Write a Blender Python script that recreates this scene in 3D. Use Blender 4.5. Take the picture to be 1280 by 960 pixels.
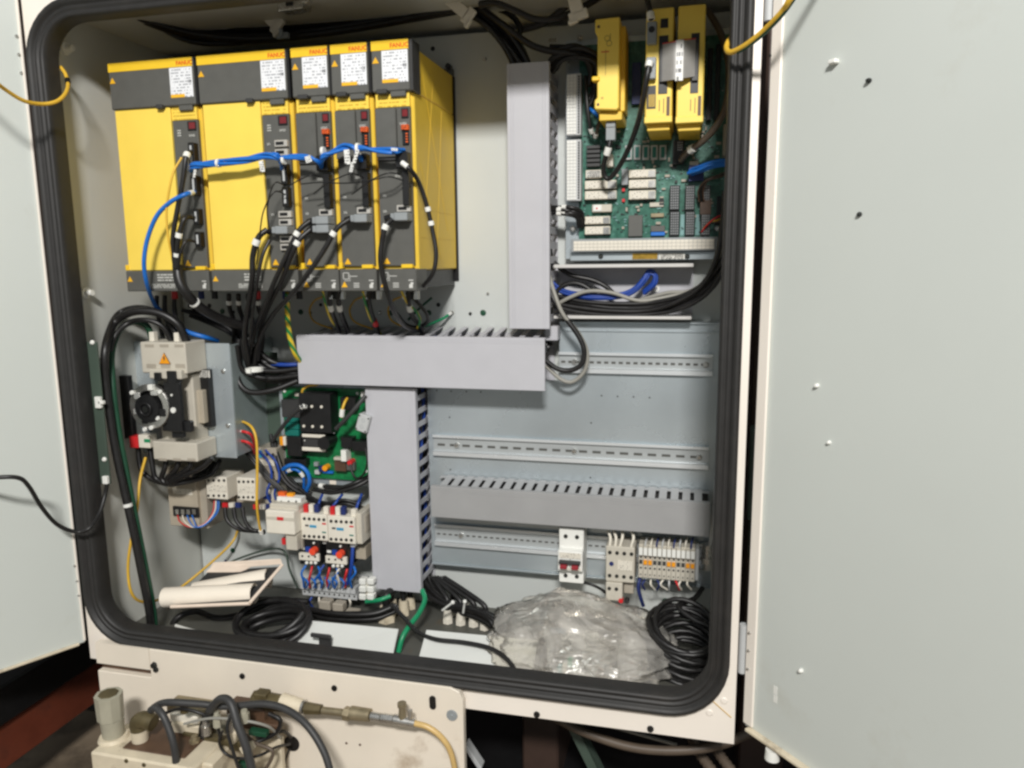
import bpy, bmesh, math, random
from mathutils import Vector, Matrix

for o in list(bpy.data.objects):
    bpy.data.objects.remove(o)
SC = bpy.context.scene
COL = SC.collection
random.seed(7)

# ---------------------------------------------------------------- camera
YAW, PITCH, ROLL, FPX = 0.2394878, 0.1590129, 0.0101559, 945.6267
CAM = Vector((0.0, -1.36, 1.30))
_f = Vector((-math.sin(YAW) * math.cos(PITCH), math.cos(YAW) * math.cos(PITCH), -math.sin(PITCH)))
_r = Vector((math.cos(YAW), math.sin(YAW), 0))
_d = _f.cross(_r)
_r2 = _r * math.cos(ROLL) + _d * math.sin(ROLL)
_d2 = _d * math.cos(ROLL) - _r * math.sin(ROLL)
cam = bpy.data.cameras.new('camera')
cam.sensor_width = 36.0
cam.lens = FPX * 36.0 / 1280.0
cam.clip_start = 0.02
cam.clip_end = 60
cam_o = bpy.data.objects.new('camera', cam)
COL.objects.link(cam_o)
m3 = Matrix((_r2, -_d2, -_f)).transposed()
cam_o.matrix_world = Matrix.Translation(CAM) @ m3.to_4x4()
SC.camera = cam_o

# ---------------------------------------------------------------- light
wd = bpy.data.worlds.new('World')
SC.world = wd
wd.use_nodes = True
wbg = wd.node_tree.nodes['Background']
wbg.inputs[0].default_value = (0.90, 0.97, 1.0, 1)
wbg.inputs[1].default_value = 0.29
def area(name, loc, target, sx, sy, power, col):
    l = bpy.data.lights.new(name, 'AREA')
    l.shape = 'RECTANGLE'; l.size = sx; l.size_y = sy; l.energy = power; l.color = col
    o = bpy.data.objects.new(name, l); COL.objects.link(o)
    o.location = loc
    o.rotation_euler = (Vector(target) - Vector(loc)).to_track_quat('-Z', 'Y').to_euler()
area('ceiling_lamp', (0.32, -2.95, 2.92), (-0.45, -0.1, 1.15), 0.50, 0.25, 132, (1.0, 0.975, 0.94))
SC.view_settings.view_transform = 'Standard'
SC.view_settings.look = 'None'
SC.view_settings.exposure = -0.10
SC.view_settings.gamma = 1.0
SC.cycles.filter_width = 2.6

# ---------------------------------------------------------------- pixel helpers (photograph is 1280 x 960)
def ray(px, py):
    return _r2 * ((px - 640) / FPX) + _d2 * ((py - 480) / FPX) + _f
def W(px, py, Y):
    v = ray(px, py)
    return CAM + v * ((Y - CAM.y) / v.y)
def F(px, py, z):
    v = ray(px, py)
    return CAM + v * ((z - CAM.z) / v.z)
def R(px0, py0, px1, py1, Y):
    a, b, c, d = W(px0, py0, Y), W(px1, py0, Y), W(px0, py1, Y), W(px1, py1, Y)
    return ((a.x + c.x) / 2, (b.x + d.x) / 2, (c.z + d.z) / 2, (a.z + b.z) / 2)   # x0 x1 z0 z1

# ---------------------------------------------------------------- materials
def lin(c):
    c = c / 255.0
    return c / 12.92 if c <= 0.04045 else ((c + 0.055) / 1.055) ** 2.4
def rgb(t):
    return (lin(t[0]), lin(t[1]), lin(t[2]), 1)
M = {}
def mat(name, col, rough=0.5, metal=0.0, var=0.06, scale=40.0, bump=0.0, bscale=400.0, spec=0.5, stretch=None, dirt=None):
    m = bpy.data.materials.new(name); m.use_nodes = True
    nt = m.node_tree; N = nt.nodes; L = nt.links
    b = N['Principled BSDF']
    b.inputs['Metallic'].default_value = metal
    b.inputs['Specular IOR Level'].default_value = spec
    tc = N.new('ShaderNodeTexCoord')
    src = tc.outputs['Object']
    if stretch:
        mp = N.new('ShaderNodeMapping'); mp.inputs['Scale'].default_value = stretch
        L.new(src, mp.inputs['Vector']); src = mp.outputs['Vector']
    n = N.new('ShaderNodeTexNoise'); n.inputs['Scale'].default_value = scale; n.inputs['Detail'].default_value = 5
    L.new(src, n.inputs['Vector'])
    r = N.new('ShaderNodeValToRGB')
    c = rgb(col)
    r.color_ramp.elements[0].position = 0.3; r.color_ramp.elements[1].position = 0.7
    r.color_ramp.elements[0].color = tuple(x * (1 - var) for x in c[:3]) + (1,)
    r.color_ramp.elements[1].color = tuple(min(1, x * (1 + var)) for x in c[:3]) + (1,)
    L.new(n.outputs['Fac'], r.inputs['Fac'])
    out = r.outputs['Color']
    if dirt:                      # (colour, noise scale, threshold)
        n2 = N.new('ShaderNodeTexNoise'); n2.inputs['Scale'].default_value = dirt[1]; n2.inputs['Detail'].default_value = 8
        n2.inputs['Roughness'].default_value = 0.65
        L.new(tc.outputs['Object'], n2.inputs['Vector'])
        r2 = N.new('ShaderNodeValToRGB'); r2.color_ramp.elements[0].position = dirt[2]; r2.color_ramp.elements[1].position = dirt[2] + 0.22
        L.new(n2.outputs['Fac'], r2.inputs['Fac'])
        mx = N.new('ShaderNodeMix'); mx.data_type = 'RGBA'
        L.new(r2.outputs['Color'], mx.inputs['Factor']); L.new(out, mx.inputs['A']); mx.inputs['B'].default_value = rgb(dirt[0])
        out = mx.outputs['Result']
    L.new(out, b.inputs['Base Color'])
    mr = N.new('ShaderNodeMapRange')
    mr.inputs['To Min'].default_value = max(0.02, rough - 0.08); mr.inputs['To Max'].default_value = min(1, rough + 0.08)
    L.new(n.outputs['Fac'], mr.inputs['Value']); L.new(mr.outputs['Result'], b.inputs['Roughness'])
    if bump:
        nb = N.new('ShaderNodeTexNoise'); nb.inputs['Scale'].default_value = bscale; nb.inputs['Detail'].default_value = 3
        L.new(src, nb.inputs['Vector'])
        bp = N.new('ShaderNodeBump'); bp.inputs['Strength'].default_value = bump; bp.inputs['Distance'].default_value = 0.001
        L.new(nb.outputs['Fac'], bp.inputs['Height']); L.new(bp.outputs['Normal'], b.inputs['Normal'])
    M[name] = m
    return m
def print_mat(name, bg, ink, rows, cols, foot=None, thresh=0.47, fill=0.5):
    """flat print: rows of broken ink dashes over a ground colour, an optional coloured foot bar"""
    m = bpy.data.materials.new(name); m.use_nodes = True
    nt = m.node_tree; N = nt.nodes; L = nt.links; b = N['Principled BSDF']; b.inputs['Roughness'].default_value = 0.4
    tc = N.new('ShaderNodeTexCoord'); sp = N.new('ShaderNodeSeparateXYZ'); L.new(tc.outputs['Generated'], sp.inputs[0])
    def math_(op, a, v):
        k = N.new('ShaderNodeMath'); k.operation = op
        for i, q in enumerate((a, v)):
            if q is None: continue
            if isinstance(q, (int, float)): k.inputs[i].default_value = q
            else: L.new(q, k.inputs[i])
        return k.outputs[0]
    zr = math_('MULTIPLY', sp.outputs['Z'], rows)
    fr = math_('FRACT', zr, None); fl = math_('FLOOR', zr, None)
    band = math_('LESS_THAN', fr, fill)
    cb = N.new('ShaderNodeCombineXYZ')
    L.new(math_('MULTIPLY', sp.outputs['X'], cols), cb.inputs[0]); L.new(math_('MULTIPLY', fl, 7.31), cb.inputs[1])
    n = N.new('ShaderNodeTexNoise'); n.inputs['Scale'].default_value = 1.0; n.inputs['Detail'].default_value = 3
    oi = N.new('ShaderNodeObjectInfo'); L.new(oi.outputs['Random'], cb.inputs[2])
    L.new(cb.outputs[0], n.inputs['Vector'])
    on = math_('GREATER_THAN', n.outputs['Fac'], thresh)
    mar = math_('MULTIPLY', math_('GREATER_THAN', sp.outputs['X'], 0.06), math_('LESS_THAN', sp.outputs['X'], 0.94))
    fac = math_('MULTIPLY', math_('MULTIPLY', band, on), mar)
    mx = N.new('ShaderNodeMix'); mx.data_type = 'RGBA'
    L.new(fac, mx.inputs['Factor']); mx.inputs['A'].default_value = rgb(bg); mx.inputs['B'].default_value = rgb(ink)
    out = mx.outputs['Result']
    if foot:
        m2 = N.new('ShaderNodeMix'); m2.data_type = 'RGBA'
        ff = math_('MULTIPLY', math_('LESS_THAN', sp.outputs['Z'], foot[1]), math_('LESS_THAN', sp.outputs['X'], foot[2]))
        L.new(ff, m2.inputs['Factor']); L.new(out, m2.inputs['A']); m2.inputs['B'].default_value = rgb(foot[0])
        out = m2.outputs['Result']
    L.new(out, b.inputs['Base Color'])
    M[name] = m

mat('cream', (239, 231, 220), 0.42, var=0.03, scale=6, dirt=((196, 172, 138), 9.0, 0.66))
mat('cream_low', (232, 222, 206), 0.45, var=0.05, scale=8, dirt=((150, 124, 92), 7.0, 0.6))
mat('door_paint', (203, 208, 203), 0.36, var=0.03, scale=3, bump=0.06, bscale=900, dirt=((190, 190, 180), 4.0, 0.6))
mat('inner_paint', (206, 207, 200), 0.5, var=0.04, scale=5, bump=0.06, bscale=900)
mat('plate_white', (196, 200, 197), 0.42, var=0.03, scale=6)
mat('rail_web', (190, 195, 196), 0.36, 0.4, var=0.06, scale=60, stretch=(0.1, 1, 1))
mat('zinc', (190, 199, 203), 0.27, 0.5, var=0.12, scale=5, bump=0.05, bscale=300)
mat('zinc_dull', (166, 178, 178), 0.45, 0.5, var=0.12, scale=18)
mat('rail', (236, 240, 242), 0.28, 0.5, var=0.06, scale=60, stretch=(0.1, 1, 1))  # flanges paler than the web, their highlight is put into the colour
mat('steel', (205, 203, 198), 0.28, 0.9, var=0.08, scale=80)
mat('chrome', (222, 222, 218), 0.25, 0.6, var=0.05, scale=60)
mat('rubber', (38, 37, 36), 0.55, var=0.12, scale=60, bump=0.15, bscale=500, dirt=((50, 47, 44), 14.0, 0.55))
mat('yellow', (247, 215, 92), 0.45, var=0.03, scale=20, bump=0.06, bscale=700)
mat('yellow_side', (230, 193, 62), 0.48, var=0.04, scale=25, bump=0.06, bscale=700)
mat('yellow_stripe', (240, 198, 46), 0.4, var=0.03)
mat('charcoal', (88, 88, 84), 0.5, var=0.05, scale=60, bump=0.1, bscale=900)
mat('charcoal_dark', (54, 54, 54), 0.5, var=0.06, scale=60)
mat('black_plastic', (24, 24, 25), 0.42, var=0.15, scale=60)
mat('black_cable', (27, 26, 26), 0.42, var=0.2, scale=90, bump=0.05)
mat('grey_cable', (150, 148, 140), 0.5, var=0.06)
mat('brown_cable', (92, 80, 68), 0.5, var=0.1)
mat('blue_cable', (28, 108, 196), 0.42, var=0.12, scale=70)
mat('blue_dark', (30, 66, 150), 0.42, var=0.12, scale=70)
mat('green_cable', (26, 140, 94), 0.4, var=0.08)
mat('green_dark', (22, 70, 48), 0.45, var=0.12)
mat('yellow_cable', (222, 178, 58), 0.45, var=0.08)
mat('amber_hose', (204, 172, 112), 0.35, var=0.1)
mat('red_dark', (148, 42, 50), 0.45, var=0.08)
mat('duct_mid', (172, 173, 174), 0.5, var=0.03)
mat('red', (206, 40, 44), 0.42, var=0.08)
mat('red_screen', (120, 42, 46), 0.2, var=0.15, scale=300)
mat('orange', (226, 98, 36), 0.45, var=0.1, scale=200)
mat('orange_red', (236, 78, 48), 0.4, var=0.05)
mat('navy', (34, 48, 104), 0.45, var=0.1)
mat('white', (232, 232, 226), 0.45, var=0.03)
mat('ivory', (226, 220, 206), 0.45, var=0.04, scale=30)
mat('beige', (196, 190, 176), 0.5, var=0.05, scale=30)
mat('beige_dark', (166, 158, 144), 0.5, var=0.05, scale=30)
mat('tan_unit', (176, 166, 148), 0.5, var=0.06, scale=30)
mat('duct', (186, 186, 191), 0.55, var=0.02, scale=25, bump=0.05, bscale=900)
mat('duct_small', (156, 156, 156), 0.5, var=0.03, scale=25)
mat('duct_light', (206, 204, 200), 0.5, var=0.03)
mat('socket_metal', (206, 202, 194), 0.35, 0.35, var=0.08, scale=80)
mat('plug_grey', (142, 147, 149), 0.5, var=0.06)
mat('ribbon', (150, 148, 144), 0.5, var=0.05, scale=60, stretch=(1, 1, 12))
mat('pcb', (44, 98, 82), 0.35, var=0.3, scale=120, dirt=((104, 150, 138), 30.0, 0.5))
mat('pcb_bright', (18, 112, 62), 0.35, var=0.3, scale=90)
mat('teal', (22, 110, 100), 0.4, var=0.12)
mat('teal_pale', (120, 160, 158), 0.4, var=0.12)
mat('relay_clear', (222, 216, 198), 0.15, var=0.12, scale=160)
mat('gold', (196, 158, 70), 0.3, 0.8, var=0.2, scale=90)
mat('brass', (152, 140, 114), 0.42, 0.6, var=0.3, scale=40)
mat('olive', (92, 82, 56), 0.5, 0.3, var=0.3, scale=50)
mat('grimy_grey', (168, 164, 146), 0.5, var=0.12, scale=30, dirt=((98, 84, 62), 24.0, 0.58))
mat('grimy_cream', (212, 200, 176), 0.5, var=0.1, scale=30, dirt=((96, 78, 56), 20.0, 0.56))
mat('grime_brown', (84, 62, 46), 0.5, var=0.3, scale=30)
mat('paper', (238, 228, 212), 0.7, var=0.03, scale=20)
mat('paper_edge', (232, 214, 196), 0.7, var=0.05, scale=40)
mat('gland_plate', (212, 214, 210), 0.35, var=0.03, scale=10)
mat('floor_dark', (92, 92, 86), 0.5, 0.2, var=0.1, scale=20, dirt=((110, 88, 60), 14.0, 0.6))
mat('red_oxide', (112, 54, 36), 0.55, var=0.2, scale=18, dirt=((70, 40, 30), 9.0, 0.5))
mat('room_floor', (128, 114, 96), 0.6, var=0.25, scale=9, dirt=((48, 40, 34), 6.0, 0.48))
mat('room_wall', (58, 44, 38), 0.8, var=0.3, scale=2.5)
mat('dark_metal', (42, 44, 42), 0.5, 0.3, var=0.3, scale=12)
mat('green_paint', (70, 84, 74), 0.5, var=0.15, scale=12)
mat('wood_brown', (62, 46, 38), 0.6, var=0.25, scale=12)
mat('ink', (70, 70, 70), 0.5, var=0.02)
mat('light_grey', (188, 190, 190), 0.5, var=0.04)
mat('logo_red', (214, 66, 28), 0.4, var=0.02)
mat('print_white', (205, 205, 200), 0.5, var=0.03)
mat('ligh_blue_print', (60, 150, 190), 0.5, var=0.03)
mat('warn_yellow', (236, 180, 36), 0.45, var=0.03)
mat('amber', (240, 158, 24), 0.4, var=0.04)
print_mat('sticker', (234, 236, 239), (168, 170, 175), 10, 13, foot=((244, 186, 44), 0.11, 0.62), thresh=0.50, fill=0.48)
print_mat('note', (246, 212, 84), (206, 170, 58), 4, 22, thresh=0.44)
print_mat('legend', (88, 88, 84), (196, 196, 190), 3, 16, thresh=0.42)
print_mat('code_label', (214, 212, 204), (60, 60, 60), 5, 30, thresh=0.46, fill=0.7)
print_mat('device_print', (222, 216, 202), (120, 116, 108), 5, 14, thresh=0.58)
print_mat('tag_print', (230, 230, 226), (90, 90, 90), 5, 8, thresh=0.5)
print_mat('orange_print', (222, 92, 34), (90, 36, 20), 3, 8, thresh=0.46)

# striped earth wire (yellow with a green stripe winding round)
def stripe_mat(name, a, b_, sc):
    m = bpy.data.materials.new(name); m.use_nodes = True
    nt = m.node_tree; N = nt.nodes; L = nt.links; b = N['Principled BSDF']; b.inputs['Roughness'].default_value = 0.42
    tc = N.new('ShaderNodeTexCoord'); w = N.new('ShaderNodeTexWave'); w.inputs['Scale'].default_value = sc
    w.bands_direction = 'DIAGONAL'
    L.new(tc.outputs['Object'], w.inputs['Vector'])
    r = N.new('ShaderNodeValToRGB'); r.color_ramp.interpolation = 'CONSTANT'
    r.color_ramp.elements[0].color = rgb(a); r.color_ramp.elements[1].position = 0.55; r.color_ramp.elements[1].color = rgb(b_)
    L.new(w.outputs['Fac'], r.inputs['Fac']); L.new(r.outputs['Color'], b.inputs['Base Color'])
    M[name] = m
stripe_mat('earth', (222, 192, 50), (34, 128, 66), 34)

# clear crumpled film
def film():
    m = bpy.data.materials.new('film'); m.use_nodes = True
    nt = m.node_tree; N = nt.nodes; L = nt.links
    out = N['Material Output']; N.remove(N['Principled BSDF'])
    t = N.new('ShaderNodeBsdfTransparent'); t.inputs[0].default_value = (0.93, 0.92, 0.89, 1)
    g = N.new('ShaderNodeBsdfGlossy'); g.inputs['Roughness'].default_value = 0.22; g.inputs[0].default_value = (1, 0.98, 0.95, 1)
    d = N.new('ShaderNodeBsdfDiffuse'); d.inputs[0].default_value = rgb((242, 238, 230))
    tc = N.new('ShaderNodeTexCoord'); n = N.new('ShaderNodeTexNoise'); n.inputs['Scale'].default_value = 11; n.inputs['Detail'].default_value = 2
    n.inputs['Distortion'].default_value = 2.2
    L.new(tc.outputs['Object'], n.inputs['Vector'])
    bp = N.new('ShaderNodeBump'); bp.inputs['Strength'].default_value = 0.42; bp.inputs['Distance'].default_value = 0.010
    acc = None
    for sc_, am in ((9.0, 1.3), (22.0, 0.40), (48.0, 0.06)):
        k = N.new('ShaderNodeTexNoise'); k.inputs['Scale'].default_value = sc_; k.inputs['Detail'].default_value = 1; k.inputs['Distortion'].default_value = 1.2
        L.new(tc.outputs['Object'], k.inputs['Vector'])
        s1 = N.new('ShaderNodeMath'); s1.operation = 'SUBTRACT'; L.new(k.outputs['Fac'], s1.inputs[0]); s1.inputs[1].default_value = 0.5
        s2 = N.new('ShaderNodeMath'); s2.operation = 'ABSOLUTE'; L.new(s1.outputs[0], s2.inputs[0])
        s3 = N.new('ShaderNodeMath'); s3.operation = 'MULTIPLY'; L.new(s2.outputs[0], s3.inputs[0]); s3.inputs[1].default_value = -am * 4
        if acc is None: acc = s3.outputs[0]
        else:
            s4 = N.new('ShaderNodeMath'); s4.operation = 'ADD'; L.new(acc, s4.inputs[0]); L.new(s3.outputs[0], s4.inputs[1]); acc = s4.outputs[0]
    L.new(acc, bp.inputs['Height'])
    L.new(bp.outputs['Normal'], g.inputs['Normal']); L.new(bp.outputs['Normal'], d.inputs['Normal'])
    m1 = N.new('ShaderNodeMixShader'); L.new(t.outputs[0], m1.inputs[1]); L.new(d.outputs[0], m1.inputs[2])
    mr = N.new('ShaderNodeMapRange'); mr.inputs['From Min'].default_value = 0.35; mr.inputs['From Max'].default_value = 0.7
    mr.inputs['To Min'].default_value = 0.18; mr.inputs['To Max'].default_value = 0.42
    L.new(n.outputs['Fac'], mr.inputs['Value']); L.new(mr.outputs['Result'], m1.inputs[0])
    lw = N.new('ShaderNodeFresnel'); lw.inputs['IOR'].default_value = 1.38; L.new(bp.outputs['Normal'], lw.inputs['Normal'])
    m2 = N.new('ShaderNodeMixShader'); L.new(lw.outputs[0], m2.inputs[0]); L.new(m1.outputs[0], m2.inputs[1]); L.new(g.outputs[0], m2.inputs[2])
    L.new(m2.outputs[0], out.inputs['Surface'])
    M['film'] = m
film()
# room glass (bowl)
# ---------------------------------------------------------------- mesh builder
class MB:
    def __init__(s):
        s.v = []; s.f = []; s.sm = []
    def add(s, vs, fs, smooth=False):
        n = len(s.v); s.v += [Vector(p) for p in vs]
        for q in fs:
            s.f.append([n + i for i in q]); s.sm.append(smooth)
        return s
    def box(s, x0, x1, y0, y1, z0, z1):
        if x0 > x1: x0, x1 = x1, x0
        if y0 > y1: y0, y1 = y1, y0
        if z0 > z1: z0, z1 = z1, z0
        return s.add([(x0, y0, z0), (x1, y0, z0), (x1, y1, z0), (x0, y1, z0), (x0, y0, z1), (x1, y0, z1), (x1, y1, z1), (x0, y1, z1)],
                     [(0, 3, 2, 1), (4, 5, 6, 7), (0, 1, 5, 4), (1, 2, 6, 5), (2, 3, 7, 6), (3, 0, 4, 7)])
    def rb(s, px0, py0, px1, py1, Y, depth):
        x0, x1, z0, z1 = R(px0, py0, px1, py1, Y)
        return s.box(x0, x1, Y, Y + depth, z0, z1)
    def obox(s, o, u, v, w):          # box from corner o along vectors u v w
        o, u, v, w = map(Vector, (o, u, v, w))
        if u.cross(v).dot(w) < 0: u, v = v, u
        return s.add([o, o + u, o + u + v, o + v, o + w, o + u + w, o + u + v + w, o + v + w],
                     [(0, 3, 2, 1), (4, 5, 6, 7), (0, 1, 5, 4), (1, 2, 6, 5), (2, 3, 7, 6), (3, 0, 4, 7)])
    def prism(s, poly, y0, y1):       # poly in x,z seen from the front (-Y), counter-clockwise
        a = sum(poly[i][0] * poly[(i + 1) % len(poly)][1] - poly[(i + 1) % len(poly)][0] * poly[i][1] for i in range(len(poly)))
        if a < 0: poly = poly[::-1]
        n = len(poly)
        vs = [(p[0], y0, p[1]) for p in poly] + [(p[0], y1, p[1]) for p in poly]
        fs = [tuple(range(n)), tuple(range(2 * n - 1, n - 1, -1))]
        fs += [(i, i + n, (i + 1) % n + n, (i + 1) % n) for i in range(n)]
        return s.add(vs, fs)
    def cyl(s, p0, p1, r0, r1=None, n=14, caps=True, smooth=True):
        p0, p1 = Vector(p0), Vector(p1); r1 = r0 if r1 is None else r1
        d = (p1 - p0).normalized(); a = d.orthogonal().normalized(); b = d.cross(a)
        vs = []
        for p, r in ((p0, r0), (p1, r1)):
            vs += [p + (a * math.cos(2 * math.pi * i / n) + b * math.sin(2 * math.pi * i / n)) * r for i in range(n)]
        s.add(vs, [(i, (i + 1) % n, (i + 1) % n + n, i + n) for i in range(n)], smooth)
        if caps:
            s.add(vs[:n], [tuple(range(n - 1, -1, -1))]); s.add(vs[n:], [tuple(range(n))])
        return s
    def ring(s, p0, p1, ro, ri, n=24):
        p0, p1 = Vector(p0), Vector(p1); d = (p1 - p0).normalized(); a = d.orthogonal().normalized(); b = d.cross(a)
        vs = []
        for p, r in ((p0, ro), (p1, ro), (p1, ri), (p0, ri)):
            vs += [p + (a * math.cos(2 * math.pi * i / n) + b * math.sin(2 * math.pi * i / n)) * r for i in range(n)]
        fs = []
        for k in range(4):
            for i in range(n):
                j = (i + 1) % n; k2 = (k + 1) % 4
                fs.append((k * n + i, k * n + j, k2 * n + j, k2 * n + i))
        return s.add(vs, fs)
    def tube(s, pts, r, n=8, caps=True, flat=None):
        pts = [Vector(p) for p in pts]; vs = []; up = None
        for i, p in enumerate(pts):
            t = (pts[min(i + 1, len(pts) - 1)] - pts[max(i - 1, 0)])
            if t.length < 1e-9: t = Vector((0, 0, 1))
            t.normalize()
            if up is None: up = t.orthogonal().normalized()
            up = (up - t * up.dot(t))
            up = up.normalized() if up.length > 1e-6 else t.orthogonal().normalized()
            b = t.cross(up)
            rr = r[i] if isinstance(r, (list, tuple)) else r
            vs += [p + (up * math.cos(2 * math.pi * k / n) + b * math.sin(2 * math.pi * k / n)) * rr for k in range(n)]
        fs = []
        for i in range(len(pts) - 1):
            for k in range(n):
                fs.append((i * n + k, i * n + (k + 1) % n, (i + 1) * n + (k + 1) % n, (i + 1) * n + k))
        s.add(vs, fs, True)
        if caps:
            s.add(vs[:n], [tuple(range(n - 1, -1, -1))]); s.add(vs[-n:], [tuple(range(n))])
        return s
    def ball(s, c, r, n=10, m=6, sq=(1, 1, 1)):
        c = Vector(c); vs = []; fs = []
        for j in range(m + 1):
            th = math.pi * j / m
            for i in range(n):
                ph = 2 * math.pi * i / n
                vs.append(c + Vector((math.sin(th) * math.cos(ph) * r * sq[0], math.sin(th) * math.sin(ph) * r * sq[1], math.cos(th) * r * sq[2])))
        for j in range(m):
            for i in range(n):
                fs.append((j * n + i, (j + 1) * n + i, (j + 1) * n + (i + 1) % n, j * n + (i + 1) % n))
        return s.add(vs, fs, True)
    def mesh(s, name, mt, org, bev=0.0, seg=1):
        me = bpy.data.meshes.new(name)
        me.from_pydata([p - org for p in s.v], [], s.f)
        me.polygons.foreach_set('use_smooth', s.sm)
        me.materials.append(M[mt] if isinstance(mt, str) else mt)
        if bev or True:
            bm = bmesh.new(); bm.from_mesh(me)
            if bev:
                ed = [e for e in bm.edges if len(e.link_faces) == 2 and e.calc_face_angle(0) > 0.7]
                bmesh.ops.bevel(bm, geom=ed, offset=bev, segments=seg, affect='EDGES', clamp_overlap=True)
            bm.to_mesh(me); bm.free()
        me.update()
        return me

ORG = {}
def tag(o, label=None, cat=None, group=None, kind=None):
    if label: o['label'] = label
    if cat: o['category'] = cat
    if group: o['group'] = group
    if kind: o['kind'] = kind
    return o
def thing(name, label, cat, loc, group=None):
    o = bpy.data.objects.new(name, None); COL.objects.link(o)
    o.empty_display_size = 0.02
    o.location = loc; ORG[o.name] = Vector(loc)
    return tag(o, label, cat, group)
def part(parent, name, mb, mt, bev=0.0, label=None, kind=None, seg=1):
    org = ORG[parent.name]
    o = bpy.data.objects.new(name, mb.mesh(name, mt, org, bev, seg)); COL.objects.link(o)
    o.parent = parent; ORG[o.name] = org
    if label: o['label'] = label
    if kind: o['kind'] = kind
    return o
def solo(name, mb, mt, label=None, cat=None, group=None, kind=None, bev=0.0, loc=None, seg=1):
    c = Vector(loc) if loc is not None else sum(mb.v, Vector()) / len(mb.v)
    o = bpy.data.objects.new(name, mb.mesh(name, mt, c, bev, seg)); COL.objects.link(o)
    o.location = c; ORG[o.name] = c
    return tag(o, label, cat, group, kind)
def piece(parent, name, me, loc):      # a piece that shares mesh data, mesh built round the origin
    o = bpy.data.objects.new(name, me); COL.objects.link(o); o.parent = parent
    o.location = Vector(loc) - ORG[parent.name]
    ORG[o.name] = Vector(loc)
    return o
def text(parent, s, x, y, z, size, mt, name='lettering', rot=0.0, ext=0.0002, align='LEFT'):
    """writing standing in an XZ plane and read from the front"""
    cu = bpy.data.curves.new(name, 'FONT'); cu.body = s; cu.size = size; cu.extrude = ext; cu.align_x = align; cu.offset = size * .018; cu.resolution_u = 2
    t = bpy.data.objects.new('tmp', cu)
    me = bpy.data.meshes.new_from_object(t)
    bpy.data.objects.remove(t); bpy.data.curves.remove(cu)
    me.transform(Matrix.Translation(Vector((x, y, z)) - ORG[parent.name]) @ Matrix.Rotation(math.pi / 2, 4, 'X') @ Matrix.Rotation(rot, 4, 'Z'))
    me.materials.clear(); me.materials.append(M[mt])
    o = bpy.data.objects.new(name, me); COL.objects.link(o); o.parent = parent; ORG[o.name] = ORG[parent.name]
    return o
def spline(pts, k=6):
    pts = [Vector(p) for p in pts]
    if len(pts) == 2:
        return [pts[0].lerp(pts[1], i / k) for i in range(k + 1)]
    e = [pts[0] * 2 - pts[1]] + pts + [pts[-1] * 2 - pts[-2]]
    out = []
    for i in range(1, len(e) - 2):
        a, b, c, d = e[i - 1], e[i], e[i + 1], e[i + 2]
        for j in range(k):
            t = j / k
            out.append(0.5 * ((2 * b) + (c - a) * t + (2 * a - 5 * b + 4 * c - d) * t * t + (3 * b - a - 3 * c + d) * t ** 3))
    out.append(pts[-1])
    return out
def path(pl):                          # list of (px, py, Y)
    return [W(*p) for p in pl]
def cable(name, label, pl, r, mt, cat='cable', group=None, bands=(), k=6, n=8, world=False, band_mat='white', band_name='sleeve'):
    c = spline(pl if world else path(pl), k)
    o = solo(name, MB().tube(c, r, n), mt, label, cat, group, loc=c[0])
    L = [0.0]
    for i in range(1, len(c)): L.append(L[-1] + (c[i] - c[i - 1]).length)
    for b in bands:                    # (fraction along, length in metres)
        s0 = b[0] * L[-1]
        def pt(s):
            s = max(0, min(L[-1], s))
            for i in range(1, len(c)):
                if L[i] >= s:
                    q = (s - L[i - 1]) / max(1e-9, L[i] - L[i - 1]); return c[i - 1].lerp(c[i], q)
            return c[-1]
        part(o, band_name, MB().tube([pt(s0 - b[1] / 2), pt(s0), pt(s0 + b[1] / 2)], r * (b[2] if len(b) > 2 else 1.35), 10), band_mat)
    return o
def bundle(count, name, label, pl, r, mt, spread, group, cat='cable', k=6, seed=1, bands=()):
    rnd = random.Random(seed)
    for i in range(count):
        a = 2 * math.pi * i / count + rnd.uniform(-.3, .3); q = spread * (0.35 + 0.65 * rnd.random())
        pts = []
        for j, p in enumerate(path(pl)):
            a += rnd.uniform(-.35, .35)
            pts.append(p + Vector((math.cos(a) * q, math.cos(a * 1.7 + i) * q * 0.6, math.sin(a) * q)))
        cable(name, label, pts, r * rnd.uniform(.85, 1.1), mt, cat, group, k=k, world=True, bands=bands)
def screw(parent, p, r, mt='steel', name='screw', nrm=(0, -1, 0), h=0.003):
    p = Vector(p); nrm = Vector(nrm)
    return part(parent, name, MB().cyl(p, p + nrm * h * 0.5, r, r, 12).cyl(p + nrm * h * 0.5, p + nrm * h, r, r * 0.6, 12), mt)
def tri(x, z, s):                      # warning triangle outline, centre x,z, side s
    return [(x - s / 2, z - s * .43), (x + s / 2, z - s * .43), (x, z + s * .43)]
# ================================================================ setting
solo('floor', MB().box(-4, 4, -4, 3, 0.28, 0.30), 'room_floor', kind='structure')
solo('background_wall', MB().box(-4, 4, 1.1, 1.16, 0.302, 3.2), 'room_wall', kind='structure')

# ================================================================ cabinet
Z0 = 1.30
FX0, FX1, FZ0, FZ1 = -1.042, 0.0705, Z0 - 0.695, Z0 + 0.432
GX0, GX1, GZ0, GZ1 = -1.0055, 0.0315, Z0 - 0.6295, Z0 + 0.3805      # clear opening inside the seal
YF = -0.31
IX0, IX1, IZ0, IZ1 = FX0 + 0.010, FX1 - 0.004, Z0 - 0.675, Z0 + 0.412
cab = thing('electrical_cabinet', 'open cream sheet metal control cabinet with thick black door seal', 'cabinet', ((FX0 + FX1) / 2, -0.15, FZ0))

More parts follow.
